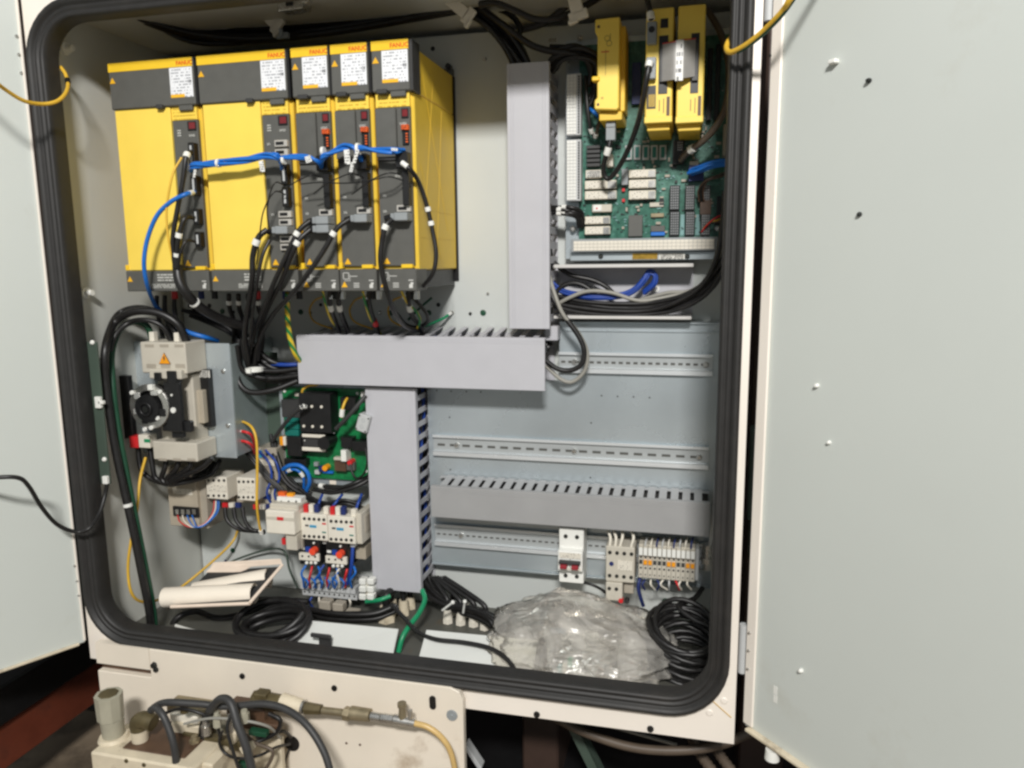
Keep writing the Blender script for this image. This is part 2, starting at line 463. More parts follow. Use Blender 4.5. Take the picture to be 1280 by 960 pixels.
def rrect(x0, x1, z0, z1, r, n=9):
    out = []
    for cx, cz, a0 in ((x1 - r, z1 - r, 0), (x0 + r, z1 - r, 90), (x0 + r, z0 + r, 180), (x1 - r, z0 + r, 270)):
        for i in range(n + 1):
            a = math.radians(a0 + 90 * i / n)
            out.append((Vector((cx + r * math.cos(a), 0, cz + r * math.sin(a))), Vector((math.cos(a), 0, math.sin(a)))))
    return out
loop = rrect(GX0, GX1, GZ0, GZ1, 0.06)
n = len(loop)
# front frame
inner = [p + d * 0.012 for p, d in loop]
outer = []
for p, d in loop:
    c = p - d * 0.06
    t = 9
    if d.x > 1e-6: t = min(t, (FX1 - c.x) / d.x)
    if d.x < -1e-6: t = min(t, (FX0 - c.x) / d.x)
    if d.z > 1e-6: t = min(t, (FZ1 - c.z) / d.z)
    if d.z < -1e-6: t = min(t, (FZ0 - c.z) / d.z)
    outer.append(c + d * t)
for cx in (FX0, FX1):
    for cz in (FZ0, FZ1):
        q = Vector((cx, 0, cz)); i = min(range(n), key=lambda k: (outer[k] - q).length); outer[i] = q
mb = MB()
vs = []
for lst, y in ((inner, YF), (outer, YF), (outer, YF + 0.004), (inner, YF + 0.004)):
    vs += [Vector((p.x, y, p.z)) for p in lst]
fs = []
for k in range(4):
    for i in range(n):
        j = (i + 1) % n; k2 = (k + 1) % 4
        fs.append((k * n + i, k2 * n + i, k2 * n + j, k * n + j))
mb.add(vs, fs)
part(cab, 'front_frame', mb, 'cream')
# seal
prof = [(0.0, 0.016), (-0.001, 0.002), (0.001, -0.005), (0.004, -0.008), (0.007, -0.0078), (0.0085, -0.0064), (0.011, -0.0064), (0.0125, -0.008),
        (0.015, -0.0095), (0.0175, -0.0088), (0.0185, -0.0075), (0.020, -0.0085), (0.022, -0.012), (0.026, -0.0155), (0.030, -0.0155),
        (0.0335, -0.012), (0.0352, -0.006), (0.035, -0.001)]
mb = MB(); vs = []
for p, d in loop:
    for o_, y in prof:
        q = p + d * o_ * .82; vs.append(Vector((q.x, YF + y * (.9 if y < 0 else 1.5), q.z)))
k = len(prof)
mb.add(vs, [(i * k + j, i * k + j + 1, ((i + 1) % n) * k + j + 1, ((i + 1) % n) * k + j) for i in range(n) for j in range(k - 1)], True)
part(cab, 'door_seal', mb, 'rubber')
# shell
part(cab, 'left_wall', MB().box(FX0 + 0.001, IX0, YF + 0.0042, 0.05, FZ0 + .001, FZ1 - .001), 'inner_paint')
part(cab, 'right_wall', MB().box(IX1, FX1 - 0.001, YF + 0.0042, 0.05, FZ0 + .001, FZ1 - .001), 'inner_paint')
part(cab, 'top_panel', MB().box(IX0 + .0005, IX1 - .0005, YF + 0.0042, 0.05, IZ1, FZ1 - 0.002), 'inner_paint')
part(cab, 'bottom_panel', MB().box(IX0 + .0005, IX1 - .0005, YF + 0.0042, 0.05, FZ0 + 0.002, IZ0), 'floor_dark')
part(cab, 'back_panel', MB().box(IX0 + .001, IX1 - .001, 0.042, 0.049, IZ0 + .0005, IZ1 - .0005), 'inner_paint')
plate = part(cab, 'mounting_plate', MB().box(IX0 + 0.004, IX1 - 0.02, 0.0, 0.003, IZ0 + 0.0, IZ1 - 0.012), 'plate_white', label='pale painted mounting plate carrying all the equipment')
# plugs, bolts and holes of the mounting plate
for px, py, r, mt, nm in ((604, 391, .0058, 'green_dark', 'hole_plug'), (548, 381, .004, 'black_plastic', 'hole'), (565, 391, .0042, 'steel', 'bolt'),
                          (610, 367, .0028, 'steel', 'bolt'), (588, 392, .003, 'dark_metal', 'bolt'), (606, 74, .0035, 'steel', 'bolt'),
                          (541, 61, .004, 'black_plastic', 'hole'), (376, 390, .0055, 'green_dark', 'hole_plug'), (489, 391, .0055, 'green_dark', 'hole_plug'),
                          (401, 381, .0035, 'black_plastic', 'hole'), (388, 391, .003, 'dark_metal', 'bolt'), (536, 391, .0055, 'green_dark', 'hole_plug'),
                          (475, 391, .004, 'steel', 'bolt'), (291, 688, .0058, 'green_dark', 'hole_plug'), (282, 701, .003, 'navy', 'hole'),
                          (300, 705, .003, 'dark_metal', 'bolt'), (832, 752, .007, 'green_dark', 'hole_plug'), (848, 754, .003, 'steel', 'bolt'),
                          (262, 382, .0045, 'black_plastic', 'hole'), (278, 389, .0055, 'green_dark', 'hole_plug'), (292, 390, .003, 'dark_metal', 'bolt'), (306, 392, .004, 'steel', 'bolt')):
    screw(plate, W(px, py, -0.0002), r, mt, nm, h=0.0012 if 'hole' in nm else 0.004)
part(plate, 'stamped_code', MB().rb(551, 727, 567, 733, -.0012, .0006), 'code_label'); part(plate, 'stamped_code', MB().rb(685, 47.5, 696, 52.5, -.0012, .0006), 'code_label')
# studs on the left wall
for px, py in ((80, 61), (105, 366)):
    v = ray(px, py); q = CAM + v * ((IX0 - CAM.x) / v.x)
    part(cab, 'stud', MB().cyl(q, q + Vector((0.006, 0, 0)), .010, .010, 12).cyl(q + Vector((.006, 0, 0)), q + Vector((0.018, 0, 0)), .006, .005, 12), 'white', .001)
# frame holes, corner rivets
for px, py in ((303, 845), (418, 860), (671, 893), (813, 911)):
    q = W(px, py, -0.3275 if px < 570 else -0.3105)
    part(cab, 'hole_plug', MB().cyl(q, q + Vector((0, -0.002, 0)), .0052, .0048, 12), 'black_plastic')
for px, py in ((905, 876), (887, 891)):
    q = W(px, py, -0.3102)
    part(cab, 'rivet', MB().cyl(q, q + Vector((0, -0.0012, 0)), .0055, .004, 12), 'cream')
a, b = W(886, 872, -0.3102), W(914, 897, -0.3102)
part(cab, 'weld_seam', MB().tube([a, (a + b) / 2, b], .0009, 6), 'amber_hose')
# hinges on the right
for py0, py1 in ((-8, 26), (782, 842)):
    a, b = W(948 if py0 < 0 else 926, py0, -.318), W(948 if py0 < 0 else 926, py1, -.318)
    part(cab, 'hinge', MB().cyl((FX1 + .007, -.313, b.z), (FX1 + .007, -.313, a.z), .0062, .0062, 12), 'light_grey', label='grey door hinge')

# ---------------------------------------------------------------- doors
def door(hx, hy, ang, z0, z1, width, nsign, name, label, mt):
    u = Vector((math.cos(ang), math.sin(ang), 0))
    nrm = Vector((-u.y, u.x, 0)) * nsign
    h = Vector((hx, hy, 0)); z = Vector((0, 0, 1))
    d = part(cab, name, MB().obox(h + z * z0, u * width, nrm * -0.022, z * (z1 - z0)), mt, .002, label=label)
    return d, h, u, nrm
rd, rh, ru, rn = door(0.083, -0.32, math.atan2(-0.73, 0.68), Z0 - 0.657, Z0 + 0.42, 0.62, -1, 'door', 'right cabinet door swung wide open, pale painted inside', 'door_paint')
ld, lh, lu, ln = door(-1.0405, -0.318, math.atan2(-0.88, -0.47), Z0 - 0.660, Z0 + 0.42, 0.62, 1, 'door', 'left cabinet door swung wide open, pale painted inside', 'door_paint')
def on(px, py, h, nrm):
    v = ray(px, py); return CAM + v * ((h - CAM).dot(nrm) / v.dot(nrm))
zz = Vector((0, 0, 1))
part(rd, 'edge_flange', MB().obox(rh + zz * (Z0 - .650) + ru * .0005 + rn * .0002, ru * .017, rn * .004, zz * 1.066), 'cream', .0012)  # lighter cream holds the light this edge catches
part(rd, 'bottom_lip', MB().obox(rh + zz * (Z0 - .6565) + ru * .010, ru * .60, rn * .010, zz * .0045), 'grimy_cream', .0008)
part(ld, 'edge_flange', MB().obox(lh + zz * (Z0 - .655) + lu * .0005 + ln * .0002, lu * .004, ln * .0035, zz * 1.07), 'cream', .001)  # same here, caught light put into the edge colour
part(ld, 'bottom_lip', MB().obox(lh + zz * (Z0 - .6595) + lu * .012, lu * .60, ln * .006, zz * .004), 'grimy_cream', .0008)
for px, py, mt, r, h in ((1087, 101, 'dark_metal', .0028, .005), (1075, 268, 'dark_metal', .0028, .004), (1022, 482, 'white', .0027, .005), (1037, 553, 'white', .0024, .004),
                         (1002, 838, 'white', .0030, .005), (940, 790, 'steel', .0026, .0065), (939, 812, 'steel', .0026, .0065), (938, 835, 'steel', .0026, .0065),
                         (976, 17, 'steel', .0025, .003), (966, 70, 'dark_metal', .0022, .006)):
    q = on(px, py, rh, rn)
    screw(rd, q, r, mt, 'stud' if mt == 'white' else 'screw', rn, h)
q = on(1045, 77, rh, rn)
part(rd, 'cable_clip', MB().obox(q - ru * .005 - zz * .003, ru * .010, zz * .005, rn * .008), 'white', .001)
for py, hgt in ((868, .012), (878, .010)):
    q = on(969, py, rh, rn); part(rd, 'scuff', MB().obox(q - ru * .003, ru * .006, zz * hgt, rn * .0004), 'white')
q = rh + ru * 0.055 + zz * (Z0 - .674) + rn * .004
part(rd, 'rubber_buffer', MB().cyl(q, q + zz * .014, .010, .009, 16), 'white', .002)
for px, py in ((20, 45), (23, 68), (26, 91), (96, 726), (98, 744), (93, 707)):
    screw(ld, on(px, py, lh, ln), .0024, 'steel', 'screw', ln, .004)

# ---------------------------------------------------------------- lower panel and things round it
lp = thing('lower_panel', 'cream sheet metal panel below the cabinet behind the pneumatic fittings', 'panel', W(350, 955, -0.326))
zt = W(500, 852, -0.328).z
xl, xr = W(122, 840, -0.328).x, W(579, 900, -0.328).x
xn, zn = W(188, 840, -0.328).x, W(150, 842, -0.328).z
part(lp, 'sheet', MB().prism([(xl, .36), (xr, .36), (xr, zt - .02), (xr - .006, zt - .006), (xr - .02, zt), (xn, zt), (xn, zn), (xl, zn)], -0.3275, -0.3145), 'cream_low', .001)
part(lp, 'slot_recess', MB().box(xl + .0005, xn - .0005, -0.3165, -0.3142, zn + .0005, zn + .0135), 'grime_brown')
part(lp, 'upper_strip', MB().box(xl, xn - .0005, -0.3272, -0.3145, zn + .014, zt), 'cream_low')
for px, py in ((193, 831),):
    q = W(px, py, -.328); part(lp, 'bolt', MB().cyl(q, q + Vector((0, -.005, 0)), .006, .005, 6).cyl(q + Vector((.003, 0, -.008)), q + Vector((.003, -.004, -.008)), .005, .004, 8), 'dark_metal')
q = W(541, 878, -.3277); part(lp, 'slot_hole', MB().prism([(q.x + .0055 * math.cos(t) , q.z + (.006 if math.sin(t) > 0 else -.006) + .0055 * math.sin(t)) for t in [i * math.pi / 8 for i in range(16)]], -.3292, -.3277), 'black_plastic')
q = W(565, 894, -.3277); part(lp, 'blanking_plug', MB().cyl(q, q + Vector((0, -.002, 0)), .0092, .0085, 18).cyl(q + Vector((0, -.002, 0)), q + Vector((0, -.0032, 0)), .003, .002, 10), 'plug_grey')
for px, py in ((433, 929), (450, 931)):
    q = W(px, py, -.3277); part(lp, 'dimple', MB().cyl(q, q + Vector((0, -.0008, 0)), .0022, .0018, 8), 'grime_brown')
q = W(365, 929, -.3277); part(lp, 'cable_opening', MB().cyl(q, q + Vector((0, -.0012, 0)), .014, .014, 20), 'black_plastic')

# machine frame, beams and hoses around the cabinet foot
def beamY(label, pxa, pya, pyb, d, y0, y1, w, mt, name='steel_beam', cat='beam'):
    a = W(pxa, pya, d - 1.36); b = W(pxa, pyb, d - 1.36)
    return solo(name, MB().box(a.x - w, a.x, y0, y1, b.z, a.z), mt, label, cat, bev=.004)
beamY('black box added on top of the red beam below the left cabinet door', 60, 822, 866, 1.1, -0.75, 0.5, .10, 'black_plastic', 'dark_band', 'dark band')  # box added for the dark band between door and beam
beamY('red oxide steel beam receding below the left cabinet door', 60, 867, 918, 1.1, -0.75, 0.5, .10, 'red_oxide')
solo('shade_sheet', MB().box(-.62, .9, -.30, .9, .302, .318).box(-.62, .9, -.302, -.285, .3185, .34), 'black_plastic', 'added black sheet that darkens the floor below the cabinet', 'shade sheet')  # black sheet added to darken the lit floor under the cabinet
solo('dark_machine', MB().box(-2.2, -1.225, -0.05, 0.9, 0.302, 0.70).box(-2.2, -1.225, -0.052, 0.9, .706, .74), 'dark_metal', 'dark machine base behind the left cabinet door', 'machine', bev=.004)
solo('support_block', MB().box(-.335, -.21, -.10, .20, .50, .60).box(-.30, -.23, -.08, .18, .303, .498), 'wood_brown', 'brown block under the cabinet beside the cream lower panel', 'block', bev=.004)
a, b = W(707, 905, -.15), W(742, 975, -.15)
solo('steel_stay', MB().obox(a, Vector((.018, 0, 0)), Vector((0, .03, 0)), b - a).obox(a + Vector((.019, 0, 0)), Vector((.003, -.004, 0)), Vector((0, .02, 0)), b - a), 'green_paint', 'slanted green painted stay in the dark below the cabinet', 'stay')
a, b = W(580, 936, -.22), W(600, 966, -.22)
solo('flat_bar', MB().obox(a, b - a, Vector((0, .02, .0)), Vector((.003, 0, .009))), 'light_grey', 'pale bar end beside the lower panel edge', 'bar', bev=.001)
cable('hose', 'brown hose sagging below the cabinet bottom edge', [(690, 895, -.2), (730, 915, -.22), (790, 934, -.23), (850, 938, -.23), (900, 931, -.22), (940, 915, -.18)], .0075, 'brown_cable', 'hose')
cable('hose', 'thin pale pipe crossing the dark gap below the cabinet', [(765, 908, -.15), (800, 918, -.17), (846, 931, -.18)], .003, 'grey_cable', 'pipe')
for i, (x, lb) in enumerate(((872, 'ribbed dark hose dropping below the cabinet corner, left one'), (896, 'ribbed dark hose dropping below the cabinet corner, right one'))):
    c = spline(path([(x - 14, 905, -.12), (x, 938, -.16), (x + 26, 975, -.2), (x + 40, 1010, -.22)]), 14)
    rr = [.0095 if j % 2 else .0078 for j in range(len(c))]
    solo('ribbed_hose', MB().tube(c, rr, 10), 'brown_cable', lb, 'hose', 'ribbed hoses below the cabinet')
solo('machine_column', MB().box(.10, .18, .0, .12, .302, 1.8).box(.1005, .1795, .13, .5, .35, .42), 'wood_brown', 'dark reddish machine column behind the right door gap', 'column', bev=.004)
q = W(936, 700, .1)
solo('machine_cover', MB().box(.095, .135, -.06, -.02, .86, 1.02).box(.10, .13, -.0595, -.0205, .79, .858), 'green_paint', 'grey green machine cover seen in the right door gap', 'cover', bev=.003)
# ================================================================ servo drives
YD = -0.213
def drive_at(px0, px1, label, wide, extras):
    x0 = W(px0, 60, YD).x; x1 = W(px1, 60, YD).x; w = x1 - x0
    zb = W(300, 364, YD).z; H = .382
    t = thing('servo_drive', label, 'servo drive', (x0, YD, zb), 'servo drives in a row')
    def bx(name, a, b, c, d, y0, y1, mt, bev=0.0006, par=None):       # x a..b, z c..d, y relative to front
        return part(par or t, name, MB().box(x0 + a, x0 + b, YD + y0, YD + y1, zb + c, zb + d), mt, bev)
    # body
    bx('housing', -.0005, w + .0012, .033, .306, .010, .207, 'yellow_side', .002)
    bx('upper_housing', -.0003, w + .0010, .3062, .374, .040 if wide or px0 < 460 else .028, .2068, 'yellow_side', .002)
    if px0 < 460: bx('side_cover', w + .0002, w + .0040, .306, .379, -.001, .039, 'black_plastic', .0005)  # black filler that darkens the gap between neighbouring covers
    bx('mounting_flange', -.001, w + .004, .012, .372, .2075, .2125, 'black_plastic')
    bx('heat_sink', .003, w - .003, .004, .0325, .03, .206, 'black_plastic')
    cov = bx('top_cover', 0, w, .3055, .380, -.004, .030, 'charcoal', .0018)
    bx('stripe', .0006, w - .0006, .3655, .3796, -.0048, -.0035, 'yellow_stripe', .0003, cov)
    text(cov, 'FANUC', x0 + w - .0305, YD - .0050, zb + .3685, .0092, 'logo_red')
    sx = w - .0445
    bx('rating_label', sx, w - .002, .318, .3648, -.0046, -.0035, 'sticker', .0002, cov)
    text(cov, 'CE', x0 + w - .0105, YD - .0049, zb + .3405, .0055, 'ink')
    part(cov, 'warning_sign', MB().prism(tri(x0 + .0075, zb + .352, .0108), YD - .0048, YD - .0036), 'warn_yellow')
    bx('cover_tab', w - .033, w - .008, .2975, .306, -.003, .012, 'charcoal', .001, cov)
    bx('cover_catch', w - .053 if not wide else w - .072, w - .036 if not wide else w - .060, .3015, .3085, -.010, .006, 'charcoal_dark', .001, cov)
    # front panel
    pw = .0475 if wide else w - .006
    px_ = w - .004 - pw
    bx('caution_note', px_, px_ + pw, .2835, .3054, .003, .011, 'note', .0003)
    pan = bx('front_panel', px_, px_ + pw, .040, .283, .003, .011, 'charcoal', .0008)
    if wide:
        bx('door_panel', .0025, px_ - .001, .036, .305, .0, .011, 'yellow', .0012)
        bx('legend', px_ + .008, px_ + .016, .258, .270, .0024, .0034, 'legend', 0, pan)
    else:
        bx('raised_panel', px_ + .001, px_ + .035, .208, .2815, -.004, .004, 'charcoal', .0012, pan)
        bx('panel_lip', px_ + .001, px_ + .036, .2035, .2068, -.001, .004, 'charcoal_dark', .0005, pan)
    xr_ = px_ + pw
    dsp = bx('display', xr_ - .018 if wide else xr_ - .0135, xr_ - .002, .266, .2805, .001, .004, 'black_plastic', .0004, pan)
    bx('digit_window', xr_ - .0145 if wide else xr_ - .0115, xr_ - .003, .2685, .2785, .0003, .0012, 'red_screen', 0, dsp)
    bx('legend', xr_ - .018, xr_ - .005, .2565, .2605, .0024, .0034, 'legend', 0, pan)
    if not wide:
        bx('connector', xr_ - .0125, xr_ - .001, .2475, .2555, -.004, .004, 'orange_print', .0005, pan)
        c_ = bx('connector', xr_ - .0125, xr_ - .002, .226, .246, .0, .004, 'black_plastic', .0005, pan)
        for i in range(4):
            bx('pin', xr_ - .006, xr_ - .003, .229 + i * .004, .231 + i * .004, -.002, .0006, 'orange', 0, c_)
        bx('connector', xr_ - .020, xr_ - .0005, .190, .214, -.014, .004, 'black_plastic', .001, pan)
        bx('connector', xr_ - .011, xr_ - .0005, .133, .186, -.011, .004, 'black_plastic', .001, pan)
        bx('legend', xr_ - .028, xr_ - .018, .178, .182, .0024, .0034, 'legend', 0, pan)
    def dconn(z, x_off=.0):
        c = bx('data_socket', xr_ - .0245 - x_off, xr_ - .0015 - x_off, z, z + .0105, -.0035, .004, 'socket_metal', .0008, pan)
        bx('socket_opening', xr_ - .0215 - x_off, xr_ - .0075 - x_off, z + .0028, z + .0078, -.0042, -.0030, 'black_plastic', 0, c)
    def plug(z, w_=.022):
        p = bx('data_plug', xr_ - w_ - .001, xr_ - .001, z, z + .0125, -.020, .004, 'plug_grey', .0012, pan)
        bx('plug_screw_block', xr_ - w_ - .0075, xr_ - w_ - .0008, z + .001, z + .0115, -.019, -.004, 'plug_grey', .001, p)
        part(p, 'strain_relief', MB().cyl((x0 + xr_ - w_ - .0075, YD - .0115, zb + z + .006), (x0 + xr_ - w_ - .019, YD - .0115, zb + z + .004), .0058, .0048, 12), 'black_plastic')
    for z in extras.get('d', ()): dconn(z)
    for z in extras.get('p', ()): plug(z)
    for z0, z1 in extras.get('k', ()):
        c = bx('connector', xr_ - .0125, xr_ - .0015, z0, z1, -.010, .004, 'black_plastic', .001, pan)
        bx('label_strip', xr_ - .0085, xr_ - .005, z0 + .005, z1 - .005, -.0105, -.0095, 'light_grey', 0, c)
    for z in extras.get('t', ()):
        bx('legend', px_ + .006, px_ + .013, z, z + .004, .0024, .0034, 'legend', 0, pan)
    part(t, 'warning_sign', MB().prism(tri(x0 + px_ + .010, zb + .048, .0112), YD + .0015, YD + .0034), 'warn_yellow')
    bx('retaining_clip', w - .024, w - .005, .036, .0425, -.004, .011, 'yellow_stripe', .001)
    bx('hinge_lug', -.002, .004, .036, .046, -.003, .012, 'yellow_stripe', .001)
    bc = bx('bottom_cover', -.0002, w + .0015, 0, .0355, -.005, .045, 'charcoal', .0015)
    part(bc, 'warning_sign', MB().prism(tri(x0 + .008, zb + .011 if not wide else zb + .0215, .0105), YD - .0056, YD - .0046), 'warn_yellow')
    if wide:
        bx('legend', w * .38, w * .60, .018, .032, -.0055, -.0048, 'legend', 0, bc)
        bx('legend', w * .30, w * .62, .006, .014, -.0055, -.0048, 'legend', 0, bc)
    else:
        m = MB()
        for a, b, c, d in ((.006, .016, .029, .030), (.006, .016, .019, .020), (.006, .007, .019, .030), (.0155, .0165, .019, .030), (.018, .0185, .017, .027), (.008, .0185, .0165, .0172), (.018, .031, .0235, .0245)):
            m.box(x0 + a, x0 + b, YD - .0055, YD - .0048, zb + c, zb + d)
        for i in range(3):
            m.box(x0 + .024, x0 + .034, YD - .0055, YD - .0048, zb + .006 + i * .003, zb + .0072 + i * .003)
        part(bc, 'printed_symbol', m, 'print_white')
    m = MB().box(x0 + w - .0105, x0 + w - .0045, YD - .0055, YD - .0048, zb + .005, zb + .011).box(x0 + w - .008, x0 + w - .0035, YD - .0055, YD - .0048, zb + .011, zb + .014)
    m.box(x0 + w - .0115, x0 + w - .0035, YD - .0055, YD - .0048, zb + .0165, zb + .018)
    part(bc, 'printed_symbol', m, 'print_white')
    # terminals under the bottom cover
    cols = ('red', 'ivory', 'navy', 'black_plastic')
    for i in range(4 if wide else 3):
        q = Vector((x0 + w * (.28 + .17 * i), YD + .06, zb - .004))
        part(t, 'terminal', MB().cyl(q + Vector((0, 0, .012)), q + Vector((0, 0, -.012)), .0055, .0055, 10), cols[i] if wide else ('steel', 'dark_metal', 'steel')[i])
    return t, x0, w, zb
EXW = {'k': [(.130, .158), (.088, .116), (.053, .081)], 't': [.165, .13]}
D1 = drive_at(134.5, 241, 'leftmost servo drive, wide yellow front and black connectors', True, {'k': [(.205, .245), (.160, .192), (.112, .138), (.075, .10)], 't': [.18, .158]})
D2 = drive_at(246, 357.5, 'second servo drive from left, wide yellow front with stacked data sockets', True, {'d': [.232, .218, .120, .107, .080, .067], 'p': [.093], 'k': [(.172, .205), (.137, .168)], 't': [.236, .222, .124, .09]})
D3 = drive_at(364, 410.5, 'third servo drive from left, narrow, two grey plugs on its front', False, {'d': [.121], 'p': [.107, .0935], 't': [.124, .148]})
D4 = drive_at(413.5, 460, 'fourth servo drive from left, narrow, next to last', False, {'d': [.1225], 'p': [.1085], 't': [.124, .148]})
D5 = drive_at(464.5, 512, 'rightmost servo drive, narrow, its yellow side plate in full view', False, {'d': [.124], 'p': [.1095], 't': [.124, .148]})
# embossed ribs and the flange of the last drive
t, x0, w, zb = D5
m = MB(); X = x0 + w + .0014
for (ya, za), (yb, zb_) in (((.05, .34), (.16, .10)), ((.10, .34), (.05, .14)), ((.14, .30), (.10, .06)), ((.03, .20), (.12, .05)), ((.02, .13), (.19, .13)), ((.02, .085), (.19, .085))):
    m.tube([(X, YD + ya, zb + za), (X, YD + yb, zb + zb_)], .00028, 5)
part(t, 'embossed_line', m, 'yellow_side')
part(t, 'side_cover', MB().box(x0 + w + .0003, x0 + w + .005, YD - .003, YD + .03, zb + .305, zb + .380), 'charcoal_dark', .001)
part(t, 'mounting_ear', MB().box(x0 + w - .02, x0 + w + .004, YD + .1995, YD + .2085, zb + .372, zb + .384), 'charcoal', .001)
part(t, 'fixing_screw', MB().cyl((x0 + w - .002, YD + .203, zb + .386), (x0 + w - .002, YD + .19, zb + .386), .005, .005, 12), 'black_plastic')

# ================================================================ drive cables
YC = -0.245
def bl(lb, pts, seed):
    rnd = random.Random(seed)
    P = path(pts)
    o = None
    for i in range(5):
        ph = rnd.uniform(0, 6.28)
        q = [p + Vector((0, .0035 * math.cos(ph + j * 1.3), .0038 * math.sin(ph + j * 1.3) * (.4 if j in (0, len(P) - 1) else 1))) for j, p in enumerate(P)]
        c = spline(q, 8)
        if o is None:
            o = solo('data_cable', MB().tube(c, .0026, 7), 'blue_cable', lb, 'cable', 'blue data cables linking the drives', loc=c[0])
        else:
            part(o, 'strand', MB().tube(c, .0025, 7), 'blue_cable')
    return o, P
def flag(o, px, py, Y, w=.008, h=.017, ang=.12):
    p = W(px, py, Y)
    u = Vector((math.cos(ang), 0, math.sin(ang))); v = Vector((math.sin(ang), 0, -math.cos(ang)))
    part(o, 'cable_tag', MB().obox(p - u * w / 2, u * w, v * h, Vector((0, .0008, 0))), 'tag_print')
def tie(o, px, py, Y, r=.007, mt='white'):
    p = W(px, py, Y); part(o, 'cable_tie', MB().cyl(p + Vector((-.0022, 0, 0)), p + Vector((.0022, 0, 0)), r, r, 10), mt)
o, P = bl('blue data cable linking the leftmost drive to the second', [(238, 213, -.225), (243, 207, YC), (272, 204, YC), (305, 200, YC), (332, 195, YC), (347, 196, YC), (351, 204, -.225)], 1)
flag(o, 244, 212, -.25, .0045, .013, -.3); flag(o, 326, 201, -.252); tie(o, 273, 204, YC)
o, P = bl('blue data cable linking the second drive to the third', [(351, 210, -.225), (350, 201, YC), (362, 198, YC), (385, 196, YC), (396, 199, YC), (402, 210, -.225)], 2)
tie(o, 355, 200, YC); flag(o, 384, 195, -.252, .010, .010, .3)
o, P = bl('blue data cable linking the third drive to the fourth', [(403, 208, -.225), (404, 196, YC), (415, 189, YC), (430, 184, YC), (444, 187, YC), (453, 200, -.225)], 3)
tie(o, 404, 189, YC); flag(o, 433, 187, -.252, .009, .022, .05)
o, P = bl('blue data cable linking the fourth drive to the rightmost', [(453, 202, -.225), (446, 190, YC), (452, 184, YC), (470, 186, YC), (490, 189, YC), (505, 188, -.225)], 4)
tie(o, 448, 186, YC, .009); flag(o, 447, 187, -.255, .0055, .022, -.35); flag(o, 441, 203, -.252, .0055, .015, -.3); flag(o, 493, 185, -.252, .010, .004, -.1)
# looping thin black wires
for lb, pl in (('thin black wire looping from the second drive to the third', [(356, 232, -.222), (345, 228, -.25), (338, 240, -.25), (334, 262, -.245), (336, 285, -.225)]),
               ('thin black wire hanging along the second drive sockets', [(357, 243, -.222), (343, 240, -.25), (330, 262, -.25), (325, 290, -.245), (321, 330, -.23)]),
               ('thin black wire from third drive arching to its left', [(404, 222, -.222), (390, 219, -.25), (376, 224, -.25), (362, 232, -.25), (348, 240, -.24)]),
               ('thin black wire arching across the fourth drive front', [(455, 222, -.222), (440, 217, -.25), (424, 222, -.25), (408, 230, -.25), (392, 242, -.24)]),
               ('thin black wire arching across the rightmost drive front', [(504, 220, -.222), (488, 216, -.25), (470, 222, -.25), (456, 231, -.25), (440, 243, -.24)]),
               ('thin black wire hanging low on the rightmost drive', [(505, 226, -.222), (486, 221, -.252), (466, 225, -.252), (448, 228, -.252), (425, 229, -.25), (400, 228, -.25), (376, 230, -.25)])):
    cable('thin_wire', lb, pl, .0011, 'black_cable', 'wire', k=8, n=6)
# grey-plug cables
cable('encoder_cable', 'black cable with white sleeve from the rightmost drive grey plug', [(490, 274, -.232), (482, 283, -.24), (477, 305, -.24), (476, 330, -.238), (484, 365, -.225), (494, 392, -.18), (508, 409, -.12), (524, 413, -.08)], .0042, 'black_cable', bands=[(.06, .008)])
cable('encoder_cable', 'black cable with white sleeve from the fourth drive grey plug', [(437, 274, -.232), (421, 286, -.24), (404, 314, -.245), (385, 342, -.245), (362, 371, -.22), (338, 398, -.17), (322, 430, -.13), (318, 458, -.11)], .0042, 'black_cable', bands=[(.085, .008)])
cable('encoder_cable', 'black cable with white sleeve from upper third drive plug', [(388, 276, -.232), (374, 288, -.24), (360, 315, -.245), (344, 350, -.24), (330, 385, -.2), (318, 415, -.15), (312, 445, -.12), (312, 462, -.11)], .0042, 'black_cable', bands=[(.08, .008)])
cable('encoder_cable', 'black cable with white sleeve from lower third drive plug', [(388, 287, -.232), (374, 300, -.242), (364, 320, -.243), (350, 355, -.23), (337, 380, -.19), (326, 410, -.14), (322, 450, -.11)], .0042, 'black_cable', bands=[(.09, .008)])
cable('encoder_cable', 'black cable with white sleeve from the second drive plug', [(334, 287, -.232), (323, 297, -.24), (316, 320, -.24), (315, 350, -.235), (310, 385, -.2), (306, 420, -.16), (311, 455, -.12)], .0048, 'black_cable', bands=[(.09, .010)])
cable('encoder_cable', 'slim black wire beside the second drive plug cable', [(337, 300, -.225), (328, 320, -.235), (322, 350, -.235), (316, 390, -.2), (312, 430, -.15)], .003, 'black_cable')
cable('side_cable', 'black cable with two white bands beside the yellow drive side', [(502, 203, -.235), (513, 212, -.235), (523, 227, -.215), (533, 255, -.205), (541, 290, -.20), (545, 318, -.20), (541, 342, -.20), (529, 358, -.19)], .0036, 'black_cable', bands=[(.03, .012, 1.15), (.40, .007), (.50, .007)])
